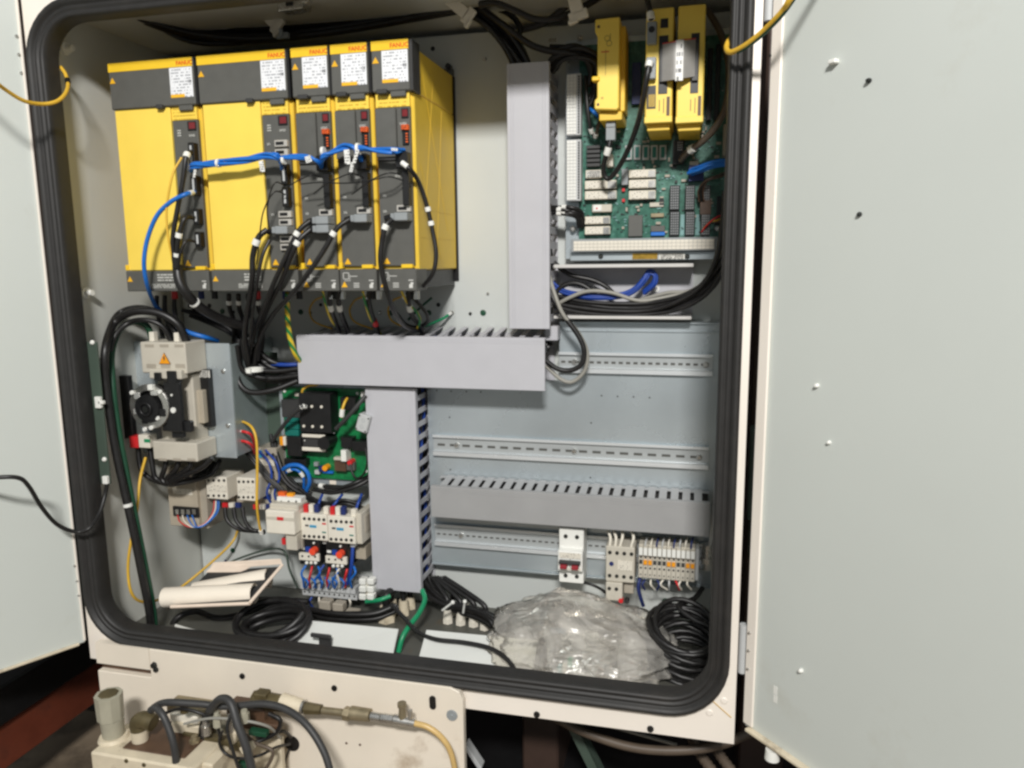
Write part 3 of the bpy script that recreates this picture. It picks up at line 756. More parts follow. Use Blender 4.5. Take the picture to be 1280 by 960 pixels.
# leftmost drive leads
cable('power_cable', 'thick black cable curving from the leftmost drive to the right', [(222, 332, -.235), (224, 350, -.24), (233, 367, -.235), (250, 384, -.21), (275, 398, -.17), (305, 408, -.13)], .0085, 'black_cable', bands=[(.40, .004, 1.12)], n=10)
cable('black_lead', 'black lead looping down the leftmost drive front', [(239, 190, -.222), (233, 195, -.245), (228, 230, -.25), (222, 260, -.25), (216, 300, -.25), (219, 335, -.245)], .0042, 'black_cable', bands=[(.12, .008)])
cable('black_lead', 'black lead with white band beside the leftmost drive sockets', [(243, 272, -.222), (232, 272, -.245), (226, 285, -.25), (222, 305, -.25), (221, 335, -.245)], .0042, 'black_cable', bands=[(.5, .008), (.8, .006)])
cable('black_lead', 'short black lead to the lowest leftmost drive socket', [(245, 302, -.222), (233, 301, -.245), (226, 315, -.25), (222, 336, -.245)], .0025, 'black_cable')
cable('earth_wire', 'thin yellow green wire on the leftmost drive front', [(227, 197, -.24), (217, 215, -.25), (211, 240, -.255), (208, 265, -.255), (210, 295, -.255), (216, 325, -.248), (221, 340, -.24)], .0018, 'yellow_cable', 'wire')
cable('data_cable', 'long blue cable hanging down from the leftmost drive', [(243, 240, -.225), (232, 243, -.25), (214, 252, -.255), (196, 270, -.255), (184, 300, -.255), (180, 330, -.255), (184, 356, -.24), (192, 378, -.19), (199, 390, -.152)], .0036, 'blue_cable', bands=[(.035, .012, 1.2)])
# ================================================================ wire ducts
def duct(label, rect, Yf, vertical, pitch=.025, fw=.0125, lean=0.0, mt='duct', yb=0.0, finger_mt=None, ridge=True, group='slotted wire ducts'):
    x0, x1, z0, z1 = rect
    t = thing('wire_duct', label, 'wire duct', ((x0 + x1) / 2, yb, z0), group)
    fm = finger_mt or mt; bm_ = 'charcoal_dark' if finger_mt else fm
    part(t, 'base', MB().box(x0 + .002, x1 - .002, yb - .004, yb - .001, z0 + .001, z1 - .001), bm_)
    m = MB().box(x0, x1, Yf, Yf + .002, z0, z1)
    if vertical:
        m.box(x0, x0 + .0018, Yf + .0021, Yf + .012, z0, z1); m.box(x1 - .0018, x1, Yf + .0021, Yf + .012, z0, z1)
        if ridge:
            for q in (.006, .010): m.box(x0 + q, x0 + q + .0008, Yf - .0005, Yf + .0005, z0 + .0005, z1 - .0005); m.box(x1 - q - .0008, x1 - q, Yf - .0005, Yf + .0005, z0 + .0005, z1 - .0005)
    else:
        m.box(x0, x1, Yf + .0021, Yf + .012, z0, z0 + .0018); m.box(x0, x1, Yf + .0021, Yf + .012, z1 - .0018, z1)
        if ridge:
            for q in (.005, .009): m.box(x0 + .0005, x1 - .0005, Yf - .0005, Yf + .0005, z1 - q - .0008, z1 - q)
    part(t, 'cover', m, mt, .0006)
    y0, y1 = Yf + .013, yb - .0045
    L = (z1 - z0) if vertical else (x1 - x0)
    cnt = int(L / pitch)
    off = (L - cnt * pitch) / 2 + pitch / 2
    sides = []
    for s in (-1, 1):
        fb = MB()
        if vertical:
            fb.box(-.0008, .0008, y0, y1, -fw / 2, fw / 2)
            org = Vector((0, 0, 0))
        else:
            fb.obox((-fw / 2, y0, 0), (fw, 0, 0), (0, y1 - y0, lean if s > 0 else 0), (0, 0, .0016))
        me = fb.mesh('slat', fm, Vector())
        for i in range(cnt):
            if vertical:
                p = Vector((x0 + .003 if s < 0 else x1 - .003, 0, z0 + off + i * pitch))
            else:
                p = Vector((x0 + off + i * pitch, 0, z0 + .002 if s < 0 else z1 - .0036))
            piece(t, 'slat', me, p)
    return t
RU = R(635, 78, 686.5, 411, -.095)
RH = R(372, 420.5, 681, 484, -.105)
RL = R(461.5, 485, 522.5, 738, -.088)
RSm = R(539, 618, 887, 658, -.10)
duct('upright grey wire duct between the yellow drives and the green board', RU, -.095, True)
duct('level grey wire duct below the servo drives, its top slots showing', RH, -.105, False, lean=.011, fw=.0095)
duct('upright grey wire duct below the level one, beside the small green board', RL, -.088, True, fw=.0098)
t = duct('darker grey slotted wire duct across the empty galvanized panel', RSm, -.10, False, pitch=.0198, fw=.0130, mt='duct_small', yb=-.031, finger_mt='duct_mid', lean=.006)
part(t, 'rear_strip', MB().box(RSm[0], RSm[1], -.047, -.0355, RSm[3] + .0005, RSm[3] + .0022), 'duct_mid')
# wires inside the ducts
def inwire(lb, a, b, r, mt, seed, vertical=True):
    rnd = random.Random(seed)
    a, b = Vector(a), Vector(b)
    pts = [a.lerp(b, i / 7) + Vector((rnd.uniform(-.006, .006), rnd.uniform(-.006, .006), rnd.uniform(-.006, .006))) for i in range(8)]
    cable('duct_wire', lb, pts, r, mt, 'wire', 'wires lying inside the ducts', world=True, k=4, n=6)
for i in range(5):
    mt = ('blue_dark', 'black_cable', 'blue_dark', 'black_cable', 'blue_cable')[i]
    nm = 'blue' if 'blue' in mt else 'black'
    yy = -.03 - .010 * i
    inwire(f'{nm} wire inside the lower upright duct, seen through its slots', (RL[1] - .012 - .002 * i, yy, RL[2] + .01), (RL[1] - .012, yy, RL[3] - .01), .004, mt, i)
    inwire(f'{nm} wire inside the level duct, seen through its slots', (RH[0] + .02, yy - .01, RH[3] - .014), (RH[1] - .01, yy - .01, RH[3] - .013), .004, mt, i + 10)
    inwire(f'{nm} wire inside the upper upright duct, seen through its slots', (RU[1] - .014, yy - .01, RU[2] + .01), (RU[1] - .014, yy - .01, RU[3] - .01), .004, 'black_cable' if i != 2 else 'blue_dark', i + 20) if i in (0, 2) else None

for i in range(6):
    inwire('black wire filling the level duct behind its slots', (RH[0] + .02, -.014 - .014 * i, RH[3] - .018), (RH[1] - .006, -.014 - .014 * i, RH[3] - .019), .0075, 'black_cable', i + 40)
    inwire('black wire filling the lower upright duct behind its slots', (RL[1] - .020, -.012 - .012 * i, RL[2] + .01), (RL[1] - .020, -.012 - .012 * i, RL[3] - .01), .0070, 'black_cable', i + 50)
# ================================================================ galvanized panel and rails
gx = R(536, 404, 897, 717, -.031)
gp = thing('galvanized_panel', 'large galvanized sub panel, mostly empty, with three mounting rails', 'panel', ((gx[0] + gx[1]) / 2, -.015, gx[2]))
gxs, gzs = W(699, 440, -.031).x, W(640, 474, -.031).z
part(gp, 'sheet', MB().prism([(gx[0], gx[2]), (gx[1], gx[2]), (gx[1], gx[3]), (gxs, gx[3]), (gxs, gzs), (gx[0], gzs)], -.031, -.029), 'zinc', .0006)
part(gp, 'side_flange', MB().box(gx[1] + .0002, gx[1] + .002, -.031, -.0005, gx[2], gx[3]), 'zinc', .0004)
part(gp, 'top_flange', MB().box(gxs, gx[1], -.036, -.0005, gx[3] + .0002, gx[3] + .0035), 'zinc', .0008)
part(gp, 'bottom_flange', MB().box(gx[0], gx[1], -.034, -.0005, gx[2] - .004, gx[2] - .0002), 'zinc', .0008)
part(gp, 'stiffening_bead', MB().prism([(gx[0] + .05, 0), (gx[1] - .01, 0), (gx[1] - .01, .002), (gx[0] + .05, .002)], -.0325, -.0312) if False else MB().box(W(700, 410, -.03).x, gx[1] - .004, -.0335, -.0312, W(780, 413, -.03).z - .0025, W(780, 413, -.03).z), 'zinc', .0006)
hm = MB().cyl((0, -.0006, 0), (0, .0006, 0), .0014, .0014, 8).mesh('drilled_hole', 'black_plastic', Vector())
for px, py in ((752, 494.5), (772, 495.5), (792, 496), (812, 497), (739, 528.5), (738, 597), (546, 488), (564, 489), (583, 489.5), (601, 490), (562, 521.5), (563, 587)):
    piece(gp, 'drilled_hole', hm, W(px, py, -.0312))
def rail(label, rect, pitch, sl, sh, screws):
    x0, x1, z0, z1 = rect; yb = -.0325
    H = z1 - z0; t = thing('mounting_rail', label, 'rail', ((x0 + x1) / 2, -.0315, z0), 'mounting rails on the galvanized panel')
    part(t, 'top_flange', MB().box(x0, x1, yb - .0075, yb - .0065, z1 - .005, z1).box(x0, x1, yb - .0064, yb - .0002, z1 - .0058, z1 - .0048), 'rail', .0004)
    part(t, 'bottom_flange', MB().box(x0, x1, yb - .0075, yb - .0065, z0, z0 + .0080).box(x0, x1, yb - .0064, yb - .0002, z0 + .0082, z0 + .0092), 'rail', .0004)
    zc = (z0 + z1) / 2
    m = MB().box(x0, x1, yb - .0012, yb, zc + sh / 2, z1 - .006).box(x0, x1, yb - .0012, yb, z0 + .0094, zc - sh / 2)
    c = x0 + pitch * .3; prev = x0
    while c + sl < x1:
        m.box(prev, c, yb - .0012, yb, zc - sh / 2, zc + sh / 2); prev = c + sl; c += pitch
    m.box(prev, x1, yb - .0012, yb, zc - sh / 2, zc + sh / 2)
    part(t, 'slotted_web', m, 'rail_web')
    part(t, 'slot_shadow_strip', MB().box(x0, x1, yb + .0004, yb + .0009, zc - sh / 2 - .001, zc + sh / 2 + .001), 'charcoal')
    for px in screws:
        p = W(px, 500, yb - .0013); screw(t, (p.x, yb - .0013, zc + .0005), .0052, 'steel', 'screw', h=.006)
rail('upper mounting rail on the galvanized panel, below the open duct', R(698, 441.5, 891, 468, -.04), .0128, .0075, .0042, (718, 881))
rail('middle mounting rail spanning the empty galvanized panel', R(541, 551, 886, 578, -.04), .0246, .0150, .0048, (570, 718, 876))
rail('lower mounting rail carrying the breaker and terminal blocks', R(543, 667, 880, 695, -.04), .0118, .0068, .0036, (573,))

# ================================================================ circuit breaker, contactor and terminals on the lower rail
x0, x1, z0, z1 = R(697, 664, 728, 733, -.10)
cb = thing('circuit_breaker', 'white two pole circuit breaker with red toggles on the lower rail', 'circuit breaker', ((x0 + x1) / 2, -.06, z0))
h = z1 - z0
prof = [(-.042, 0), (-.085, 0), (-.085, h * .24), (-.098, h * .27), (-.098, h * .62), (-.085, h * .65), (-.085, h), (-.042, h)]
m = MB()
vs = [(x0, y, z0 + z) for y, z in prof] + [(x1, y, z0 + z) for y, z in prof]; nn = len(prof)
m.add(vs, [tuple(range(nn)), tuple(range(2 * nn - 1, nn - 1, -1))] + [(i, i + nn, (i + 1) % nn + nn, (i + 1) % nn) for i in range(nn)])
part(cb, 'body', m, 'white', .0012)
part(cb, 'pole_gap', MB().box((x0 + x1) / 2 - .0005, (x0 + x1) / 2 + .0005, -.0986, -.0978, z0 + h * .28, z0 + h * .6), 'charcoal')
part(cb, 'handle_bar', MB().box(x0 + .003, x1 - .003, -.108, -.0985, z0 + h * .425, z0 + h * .475), 'charcoal_dark', .001)
for i in (0, 1):
    xc = x0 + (x1 - x0) * (.27 + .46 * i)
    part(cb, 'toggle', MB().box(xc - .006, xc + .006, -.112, -.0985, z0 + h * .35, z0 + h * .42), 'red_dark', .001)
    for zf in (.85, .13):
        part(cb, 'terminal_screw', MB().cyl((xc, -.0852, z0 + h * zf), (xc, -.0866, z0 + h * zf), .0038, .0036, 12), 'dark_metal')
part(cb, 'rating_print', MB().box(x0 + .003, x1 - .003, -.0988, -.0981, z0 + h * .50, z0 + h * .60), 'device_print')
part(cb, 'lower_print', MB().box(x0 + .010, x1 - .003, -.0988, -.0981, z0 + h * .29, z0 + h * .335), 'device_print')

x0, x1, z0, z1 = R(757, 684, 793, 747, -.095)
ct = thing('contactor', 'light beige contactor between the breaker and the terminal strip', 'contactor', ((x0 + x1) / 2, -.06, z0))
h = z1 - z0
part(ct, 'body', MB().box(x0, x1, -.094, -.041, z0 + h * .30, z1), 'beige', .0015)
part(ct, 'auxiliary_block', MB().box(x0 + .001, x0 + (x1 - x0) * .6, -.098, -.041, z0 - h * .06, z0 + h * .295), 'beige', .0012)
part(ct, 'step', MB().box(x0 + (x1 - x0) * .62, x1 - .002, -.080, -.041, z0 + .002, z0 + h * .295), 'beige_dark', .001)
for zf in (.88, .42, .18):
    for i in range(4 if zf > .3 else 2):
        xc = x0 + (x1 - x0) * (.14 + .25 * i); y = -.0943 if zf > .3 else -.0983
        part(ct, 'terminal_screw', MB().cyl((xc, y, z0 + h * zf), (xc, y - .0012, z0 + h * zf), .0034, .0032, 10), 'dark_metal')
q = (x0 + (x1 - x0) * .2, -.0943, z0 + h * .66)
part(ct, 'indicator', MB().cyl(q, (q[0], -.0955, q[2]), .004, .004, 12), 'navy')
part(ct, 'rating_print', MB().box(x0 + (x1 - x0) * .42, x1 - .004, -.0950, -.0941, z0 + h * .55, z0 + h * .74), 'device_print')
part(ct, 'red_cap', MB().cyl((x0 + (x1 - x0) * .55, -.09, z0 - .004), (x0 + (x1 - x0) * .55, -.10, z0 - .004), .0045, .0042, 12), 'red')
part(ct, 'black_cap', MB().cyl((x0 + (x1 - x0) * .76, -.09, z0 - .004), (x0 + (x1 - x0) * .76, -.10, z0 - .004), .0045, .0042, 12), 'black_plastic')
for i, px in enumerate((763, 770, 778, 792)):
    cable('white_wire', 'white wire feeding the beige contactor from the duct above, %s' % ('leftmost', 'second', 'third', 'rightmost')[i], [(px - 3 + (3 if i == 2 else 0), 664, -.075), (px, 672, -.085), (px - (1 if i < 2 else 3), 684, -.088), (px - 1, 690, -.086)], .0026, 'ivory', 'wire', 'white wires into the contactor')

x0, x1, z0, z1 = R(798, 684, 869, 726, -.085)
tb = thing('terminal_block', 'terminal block row with orange bridges right of the beige contactor', 'terminal block', ((x0 + x1) / 2, -.06, z0))
h = z1 - z0; nT = 12; pw = (x1 - x0) / nT
part(tb, 'end_plate', MB().box(x1 + .0003, x1 + .006, -.078, -.041, z0 + .002, z1 - .002), 'light_grey', .0006)
seg = MB().box(0, pw - .0005, -.080, -.041, 0, h).box(.0003, pw - .0008, -.086, -.0802, h * .70, h * .96).mesh('terminal', 'beige', Vector(), .0004)
hol = MB().cyl((pw / 2, -.0803, h * .30), (pw / 2, -.081, h * .30), .0019, .0019, 8).cyl((pw / 2, -.0803, h * .62), (pw / 2, -.081, h * .62), .0019, .0019, 8).cyl((pw / 2, -.0803, h * .10), (pw / 2, -.081, h * .10), .0013, .0013, 6).mesh('wire_hole', 'charcoal_dark', Vector())
mark = MB().box(.0006, pw - .001, -.0872, -.0862, h * .72, h * .94).mesh('marker_tag', 'white', Vector())
brd = MB().box(.0008, pw - .0012, -.0835, -.0802, h * .42, h * .54).mesh('bridge', 'amber', Vector())
dk = MB().box(.0012, pw - .0016, -.0812, -.0802, h * .42, h * .54).mesh('bridge_slot', 'charcoal_dark', Vector())
for i in range(nT):
    p = Vector((x0 + i * pw, 0, z0))
    s = piece(tb, 'terminal', seg, p)
    piece(s, 'wire_hole', hol, p); piece(s, 'marker_tag', mark, p)
    piece(s, 'bridge' if i in (1, 2, 6, 7, 10, 11) else 'bridge_slot', brd if i in (1, 2, 6, 7, 10, 11) else dk, p)
for i in range(9):
    px = 806 + i * 7.2
    cable('terminal_wire', 'thin wire from the duct into the top of the terminal row', [(px + 3, 672, -.06), (px + 1, 678, -.08), (px, 686, -.08)], .0016, ('light_grey', 'ivory', 'navy')[i % 3], 'wire', 'wires into the top of the terminal row')
for i in range(8):
    px = 806 + i * 7.6
    cable('terminal_wire', 'thin wire stub below the terminal row', [(px, 725, -.075), (px + (i % 3 - 1) * 3, 731, -.08), (px + (i % 2) * 5, 737, -.07)], .0018, ('navy', 'ivory', 'navy', 'ivory', 'light_grey', 'red', 'ivory', 'ivory')[i], 'wire', 'wire stubs below the terminal row')
cable('blue_lead', 'dark blue lead dropping left of the terminal row', [(800, 722, -.07), (798, 735, -.075), (801, 748, -.07), (804, 757, -.06)], .0035, 'navy', 'wire')
cable('rod_cable', 'pale cable down the right edge of the galvanized panel', [(898, 545, -.040), (894, 620, -.045), (889, 672, -.052), (885, 690, -.055)], .0035, 'duct_light', 'cable')
x0, x1, z0, z1 = R(877, 683, 892, 714, -.06)
gl = thing('conduit_fitting', 'metal conduit fitting at the right end of the terminal row', 'fitting', ((x0 + x1) / 2, -.05, z0))
part(gl, 'body', MB().cyl(((x0 + x1) / 2, -.05, z0), ((x0 + x1) / 2, -.05, z1), .0095, .0095, 12), 'steel', .001)
part(gl, 'nut', MB().cyl(((x0 + x1) / 2, -.05, z0 + .012), ((x0 + x1) / 2, -.05, z0 + .022), .013, .013, 6, smooth=False), 'steel', .001)
part(gl, 'side_nut', MB().cyl((x0 - .012, -.05, z0 + .006), (x0 + .006, -.05, z0 + .008), .008, .008, 6, smooth=False), 'plug_grey', .0008)

# ================================================================ green interface board
YB = -.036
bx_ = R(724, 50, 908, 300, YB)
pb = thing('interface_board', 'large green interface board with white relays and terminal strips', 'circuit board', ((bx_[0] + bx_[1]) / 2, YB, bx_[2]))
part(pb, 'board', MB().box(bx_[0], bx_[1] + .01, YB, YB + .0018, bx_[2] - .004, bx_[3]), 'pcb')
part(pb, 'carrier_plate', MB().box(bx_[0] - .025, bx_[1] + .012, YB + .010, YB + .012, bx_[2] - .03, bx_[3] + .012), 'zinc', .0005)
x0, x1, z0, z1 = R(713, 315.5, 900, 325, YB - .01)
bar = part(pb, 'earth_bar', MB().box(x0, x1, YB - .012, YB + .009, z0, z1), 'zinc', .0006)
for px in (751, 859): screw(bar, W(px, 320.5, YB - .0122), .0042, 'dark_metal')
part(bar, 'sticker', MB().rb(790.5, 316.5, 822, 324, YB - .0128, .0005), 'gold')
part(bar, 'printed_strip', MB().rb(824, 316.5, 856, 324, YB - .0128, .0005), 'code_label')
def comp(name, a, b, c, d, hgt, mt, bev=.0005, par=None, base=YB, label=None):
    return part(par or pb, name, MB().rb(a, b, c, d, base - hgt, hgt - .0002), mt, bev, label)
def cells(par, a, b, c, d, Y, nx, nz, gap, dep, mt='white', name='terminal_cell'):
    x0, x1, z0, z1 = R(a, b, c, d, Y); m = MB()
    for i in range(nx):
        for j in range(nz):
            xa = x0 + (x1 - x0) * i / nx; za = z0 + (z1 - z0) * j / nz
            m.box(xa + gap, xa + (x1 - x0) / nx - gap, Y - dep, Y + dep, za + gap, za + (z1 - z0) / nz - gap)
    return part(par, name, m, mt)
for y0, y1 in ((92, 169), (174.5, 251)):
    s = comp('terminal_strip', 708, y0, 726, y1, .022, 'light_grey')
    cells(s, 708.5, y0 + 1, 720.5, y1 - 1, YB - .0222, 3, 18, .0004, .0012)
    cells(s, 722, y0 + 2, 725, y1 - 2, YB - .0222, 1, 22, .0006, .0008, 'charcoal_dark', 'pin_row')
s = comp('terminal_strip', 713.5, 297.5, 897, 314, .024, 'plug_grey')
cells(s, 717, 300, 893, 312.5, YB - .0242, 34, 3, .00022, .0012, 'ivory')
def relay(a, b, c, d, full=True):
    r = comp('relay', a, b, c, d, .014, 'relay_clear', .0008)
    if full:
        comp('silver_label', a + (c - a) * .72, b + .8, c - .8, d - .8, .0146, 'steel', 0, r)
        comp('printed_label', a + (c - a) * .06, b + .8, a + (c - a) * .68, d - .8, .0144, 'device_print', 0, r)
    else:
        comp('silver_label', a + 1, b + .8, c - 1, d - .8, .0145, 'code_label', 0, r)
    comp('socket', a - .8, d - .2, c + .8, d + 1.4, .004, 'black_plastic', 0, r)
    return r
relay(732, 212.5, 752, 222.5, False)
for a, b, c, d in ((731, 225.5, 770.5, 236), (731, 238.5, 770.5, 249), (786, 212, 819.5, 222), (786, 224.5, 819.5, 235), (786, 238, 819.5, 249), (731, 270.5, 762.5, 280), (731, 283, 762.5, 293)):
    relay(a, b, c, d)
r = comp('relay', 740, 255.5, 764.5, 265, .012, 'beige', .0008)
comp('white_cover', 741, 256, 752, 264.5, .0135, 'white', .0012, r)
comp('red_dot', 745, 259.5, 747, 261.5, .0140, 'red', 0, r)
for i in range(5):
    comp('fuse_block', 733, 181.5 + i * 5.6, 750, 185.6 + i * 5.6, .016, 'charcoal_dark')
comp('slider_switch', 758, 193, 766, 208, .018, 'ivory')
for i in range(5):
    a = 781.5 + i * 10.7
    s = comp('coil', a, 181.5, a + 8.4, 199.5, .006, 'light_grey', .0004)
    comp('coil_core', a + 1.8, 183.5, a + 6.6, 197, .0068, 'teal', 0, s)
s = comp('pin_header', 841, 175, 855, 205.5, .012, 'black_plastic')
cells(s, 846.5, 176.5, 853.5, 189, YB - .0121, 3, 4, .0010, .0012, 'steel', 'pin')
comp('capacitor', 777, 211, 785, 231, .012, 'plug_grey')
for a, b in ((837, 849.5), (856.5, 868.5), (876, 888)):
    for y0, y1 in ((231.5, 262.5), (264, 294.5)):
        s = comp('socket_strip', a, y0, b, y1, .014, 'black_plastic' if a < 870 else 'charcoal_dark', .0005)
        cells(s, a + 1, y0 + 1, b - 1, y1 - 1, YB - .0142, 4, 9, .0008, .0004, 'plug_grey', 'pin_hole')
for a in (850.5, 869.5): comp('label_strip', a, 268, a + 5, 294, .0012, 'teal_pale', 0)
s = comp('chip_socket', 785.5, 269, 803, 295.5, .010, 'charcoal')
for a, b, c, d, hh, mt, nm in ((813.5, 282, 831, 289.5, .008, 'charcoal', 'chip'), (813.5, 290, 831, 294.5, .008, 'blue_cable', 'dip_switch'), (812, 253, 829.5, 258.5, .004, 'beige', 'label_strip'),
                               (813.5, 266.5, 830, 271.5, .005, 'brass', 'resistor_pack'), (777.5, 235.5, 781, 239.5, .006, 'red', 'indicator'), (777.5, 248.5, 781, 252.5, .006, 'red', 'indicator'),
                               (861, 205.5, 880, 226, .013, 'navy', 'cable_socket'), (862, 201.5, 873, 206.5, .014, 'beige', 'socket_lid'), (896, 245, 901, 270, .012, 'black_plastic', 'cable_socket'),
                               (875, 250, 889, 268, .015, 'grime_brown', 'cable_plug'), (884, 60, 890, 150, .012, 'black_plastic', 'socket_strip'), (894, 55, 900, 150, .012, 'black_plastic', 'socket_strip'),
                               (790, 78, 801, 130, .01, 'navy', 'socket_strip'), (904, 155, 911, 195, .02, 'beige_dark', 'terminal_strip'), (770, 148, 779, 156, .002, 'beige_dark', 'label_strip')):
    comp(nm, a, b, c, d, hh, mt)
rnd = random.Random(3)
m1, m2 = MB(), MB()
for i in range(340):
    px, py = rnd.uniform(728, 902), rnd.uniform(158, 296)
    a, b = (rnd.uniform(1.2, 3.6), rnd.uniform(.8, 1.7))
    (m1 if rnd.random() < .5 else m2).rb(px, py, px + a, py + b, YB - .0022, .0020)
m3 = MB()
for i in range(70):
    px, py = rnd.uniform(770, 896), rnd.uniform(158, 294)
    a, b = ((4.5, 2.2), (2.4, 5), (6, 3), (3, 3))[i % 4]
    (m3 if i % 3 else m1).rb(px, py, px + a, py + b, YB - .0042, .0040)
part(pb, 'resistor', m3, 'beige_dark', kind='stuff')
part(pb, 'small_component', m1, 'black_plastic', kind='stuff'); part(pb, 'solder_point', m2, 'teal_pale', kind='stuff')
for px, py in ((716, 286), (896, 285.5), (725, 48)): screw(pb, W(px, py, YB), .0048, 'steel')
m = MB()
for i in range(46):
    px, py = rnd.uniform(800, 905), rnd.uniform(60, 175)
    m.rb(px, py, px + 1.4, py + 1.4, YB - .002, .0018)
part(pb, 'solder_point', m, 'light_grey', kind='stuff')

# yellow modules
def module(label, a, b, c, d, Y):
    x0, x1, z0, z1 = R(a, b, c, d, Y)
    t = thing('control_module', label, 'control module', ((x0 + x1) / 2, YB, z0), 'yellow plug in modules on the green board')
    return t, x0, x1, z0, z1
Y = -.125
t, x0, x1, z0, z1 = module('single yellow plug in module at the left of the green board', 743.5, 22, 774, 138, Y)
H = z1 - z0
part(t, 'housing', MB().prism([(x0, z0 + H * .02), (x1 - .004, z0), (x1, z0 + H * .015), (x1, z1), (x0, z1 - .001), (x0, z1 - H * .15), (x0 + .004, z1 - H * .17), (x0 + .004, z0 + H * .14), (x0, z0 + H * .12)], Y, YB - .001), 'yellow', .0016)
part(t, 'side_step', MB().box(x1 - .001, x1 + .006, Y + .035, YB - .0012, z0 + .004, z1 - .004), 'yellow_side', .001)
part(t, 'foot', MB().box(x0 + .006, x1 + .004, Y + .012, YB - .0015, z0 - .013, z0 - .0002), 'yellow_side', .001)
part(t, 'latch', MB().box(x0 - .004, x0 + .008, Y - .004, Y + .012, z0 + H * .325, z0 + H * .375), 'yellow_stripe', .0012)
for zf in (.91, .07): part(t, 'pin_hole', MB().cyl((x0 + .0055, Y - .0006, z0 + H * zf), (x0 + .0055, Y + .001, z0 + H * zf), .0022, .0022, 10), 'grime_brown')
m = MB().box(x0 + .0165, x0 + .017, Y - .0004, Y + .0004, z0 + H * .38, z0 + H * .66)
for zf in (.20, .22): m.box(x0 + .010, x0 + .014, Y - .0004, Y + .0004, z0 + H * zf * .65, z0 + H * zf * .65 + .0006)
part(t, 'engraved_line', m, 'grime_brown')
part(t, 'red_line', MB().box(x0 + .010, x0 + .022, Y - .0005, Y + .0003, z0 + H * .632, z0 + H * .642), 'red')
xa, xb = x0 + .016, x0 + .027
part(t, 'pencil_mark', MB().ring((xa + .003, Y - .0004, z0 + H * .78), (xa + .003, Y + .0002, z0 + H * .78), .0042, .0037, 14).ring((xa + .006, Y - .0004, z0 + H * .725), (xa + .006, Y + .0002, z0 + H * .725), .0042, .0037, 14).box(xa + .0075, xa + .0080, Y - .0004, Y + .0002, z0 + H * .75, z0 + H * .83), 'grime_brown')
part(t, 'grey_plug', MB().rb(757.5, 141, 769, 175, -.105, .016).rb(758, 157, 768.5, 159, -.1065, .001), 'plug_grey', .001)
def big(label, a, b, c, d, right):
    Y = -.145
    t, x0, x1, z0, z1 = module(label, a, b, c, d, Y); H = z1 - z0; w = x1 - x0
    part(t, 'housing', MB().box(x0, x1, Y, YB - .001, z0, z1), 'yellow', .0018)
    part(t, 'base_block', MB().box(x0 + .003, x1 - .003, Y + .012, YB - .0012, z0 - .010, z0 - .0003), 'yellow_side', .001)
    f = (.50, .80) if right else (.48, .82)
    sl = part(t, 'connector_slot', MB().box(x0 + w * f[0], x0 + w * f[1], Y - .0008, Y + .001, z0 + H * .25, z0 + H * .76), 'black_plastic', .0003)
    part(sl, 'connector_housing', MB().box(x0 + w * (f[0] + .05), x0 + w * (f[1] - .02), Y - .006, Y - .001, z0 + H * .35, z0 + H * .67), 'charcoal_dark', .0006)
    part(t, 'barcode', MB().box(x0 + w * .80, x0 + w * .92, Y - .0005, Y + .0003, z0 + H * .055, z0 + H * .225), 'grime_brown')
    part(t, 'printed_line', MB().box(x0 + w * .68, x0 + w * .71, Y - .0004, Y + .0003, z0 + H * .08, z0 + H * .21).box(x0 + w * .52, x0 + w * .55, Y - .0004, Y + .0003, z0 + H * .10, z0 + H * .20), 'grime_brown')
    part(t, 'lower_cover', MB().box(x0 - .0006, x1 + .0006, Y - .0009, Y + .02, z0 - .0004, z0 + H * .055), 'yellow', .0008)
    return t, x0, x1, z0, z1, Y
t, x0, x1, z0, z1, Y = big('middle yellow module with two grey plugs on its front', 807, 10, 841, 153, False)
H = z1 - z0; w = x1 - x0
for zf in (.70, .395):
    p = part(t, 'grey_plug', MB().box(x0 + w * .04, x0 + w * .40, Y - .012, Y - .0003, z0 + H * (zf - .02), z0 + H * (zf + .17)), 'plug_grey', .0012)
    c = (x0 + w * .22, Y - .0125, z0 + H * (zf + .10)); part(p, 'plug_eye', MB().cyl(c, (c[0], Y - .0135, c[2]), .0046, .0044, 14), 'black_plastic')
v = part(t, 'vent', MB().box(x0 + w * .06, x0 + w * .40, Y - .0006, Y + .0004, z0 + H * .125, z0 + H * .33), 'black_plastic')
for i in range(7): part(v, 'vent_fin', MB().box(x0 + w * .14 + i * w * .035, x0 + w * .155 + i * w * .035, Y - .0016, Y - .0007, z0 + H * .14, z0 + H * .25), 'yellow_stripe')
part(t, 'dial', MB().box(x0 + w * .52, x0 + w * .80, Y - .001, Y + .0005, z0 + H * .825, z0 + H * .905), 'black_plastic', .0003)
t2, a0, a1, b0, b1, Y2 = big('rightmost yellow module joined by a grey ribbon to its neighbour', 846.5, 6, 880.5, 153, True)
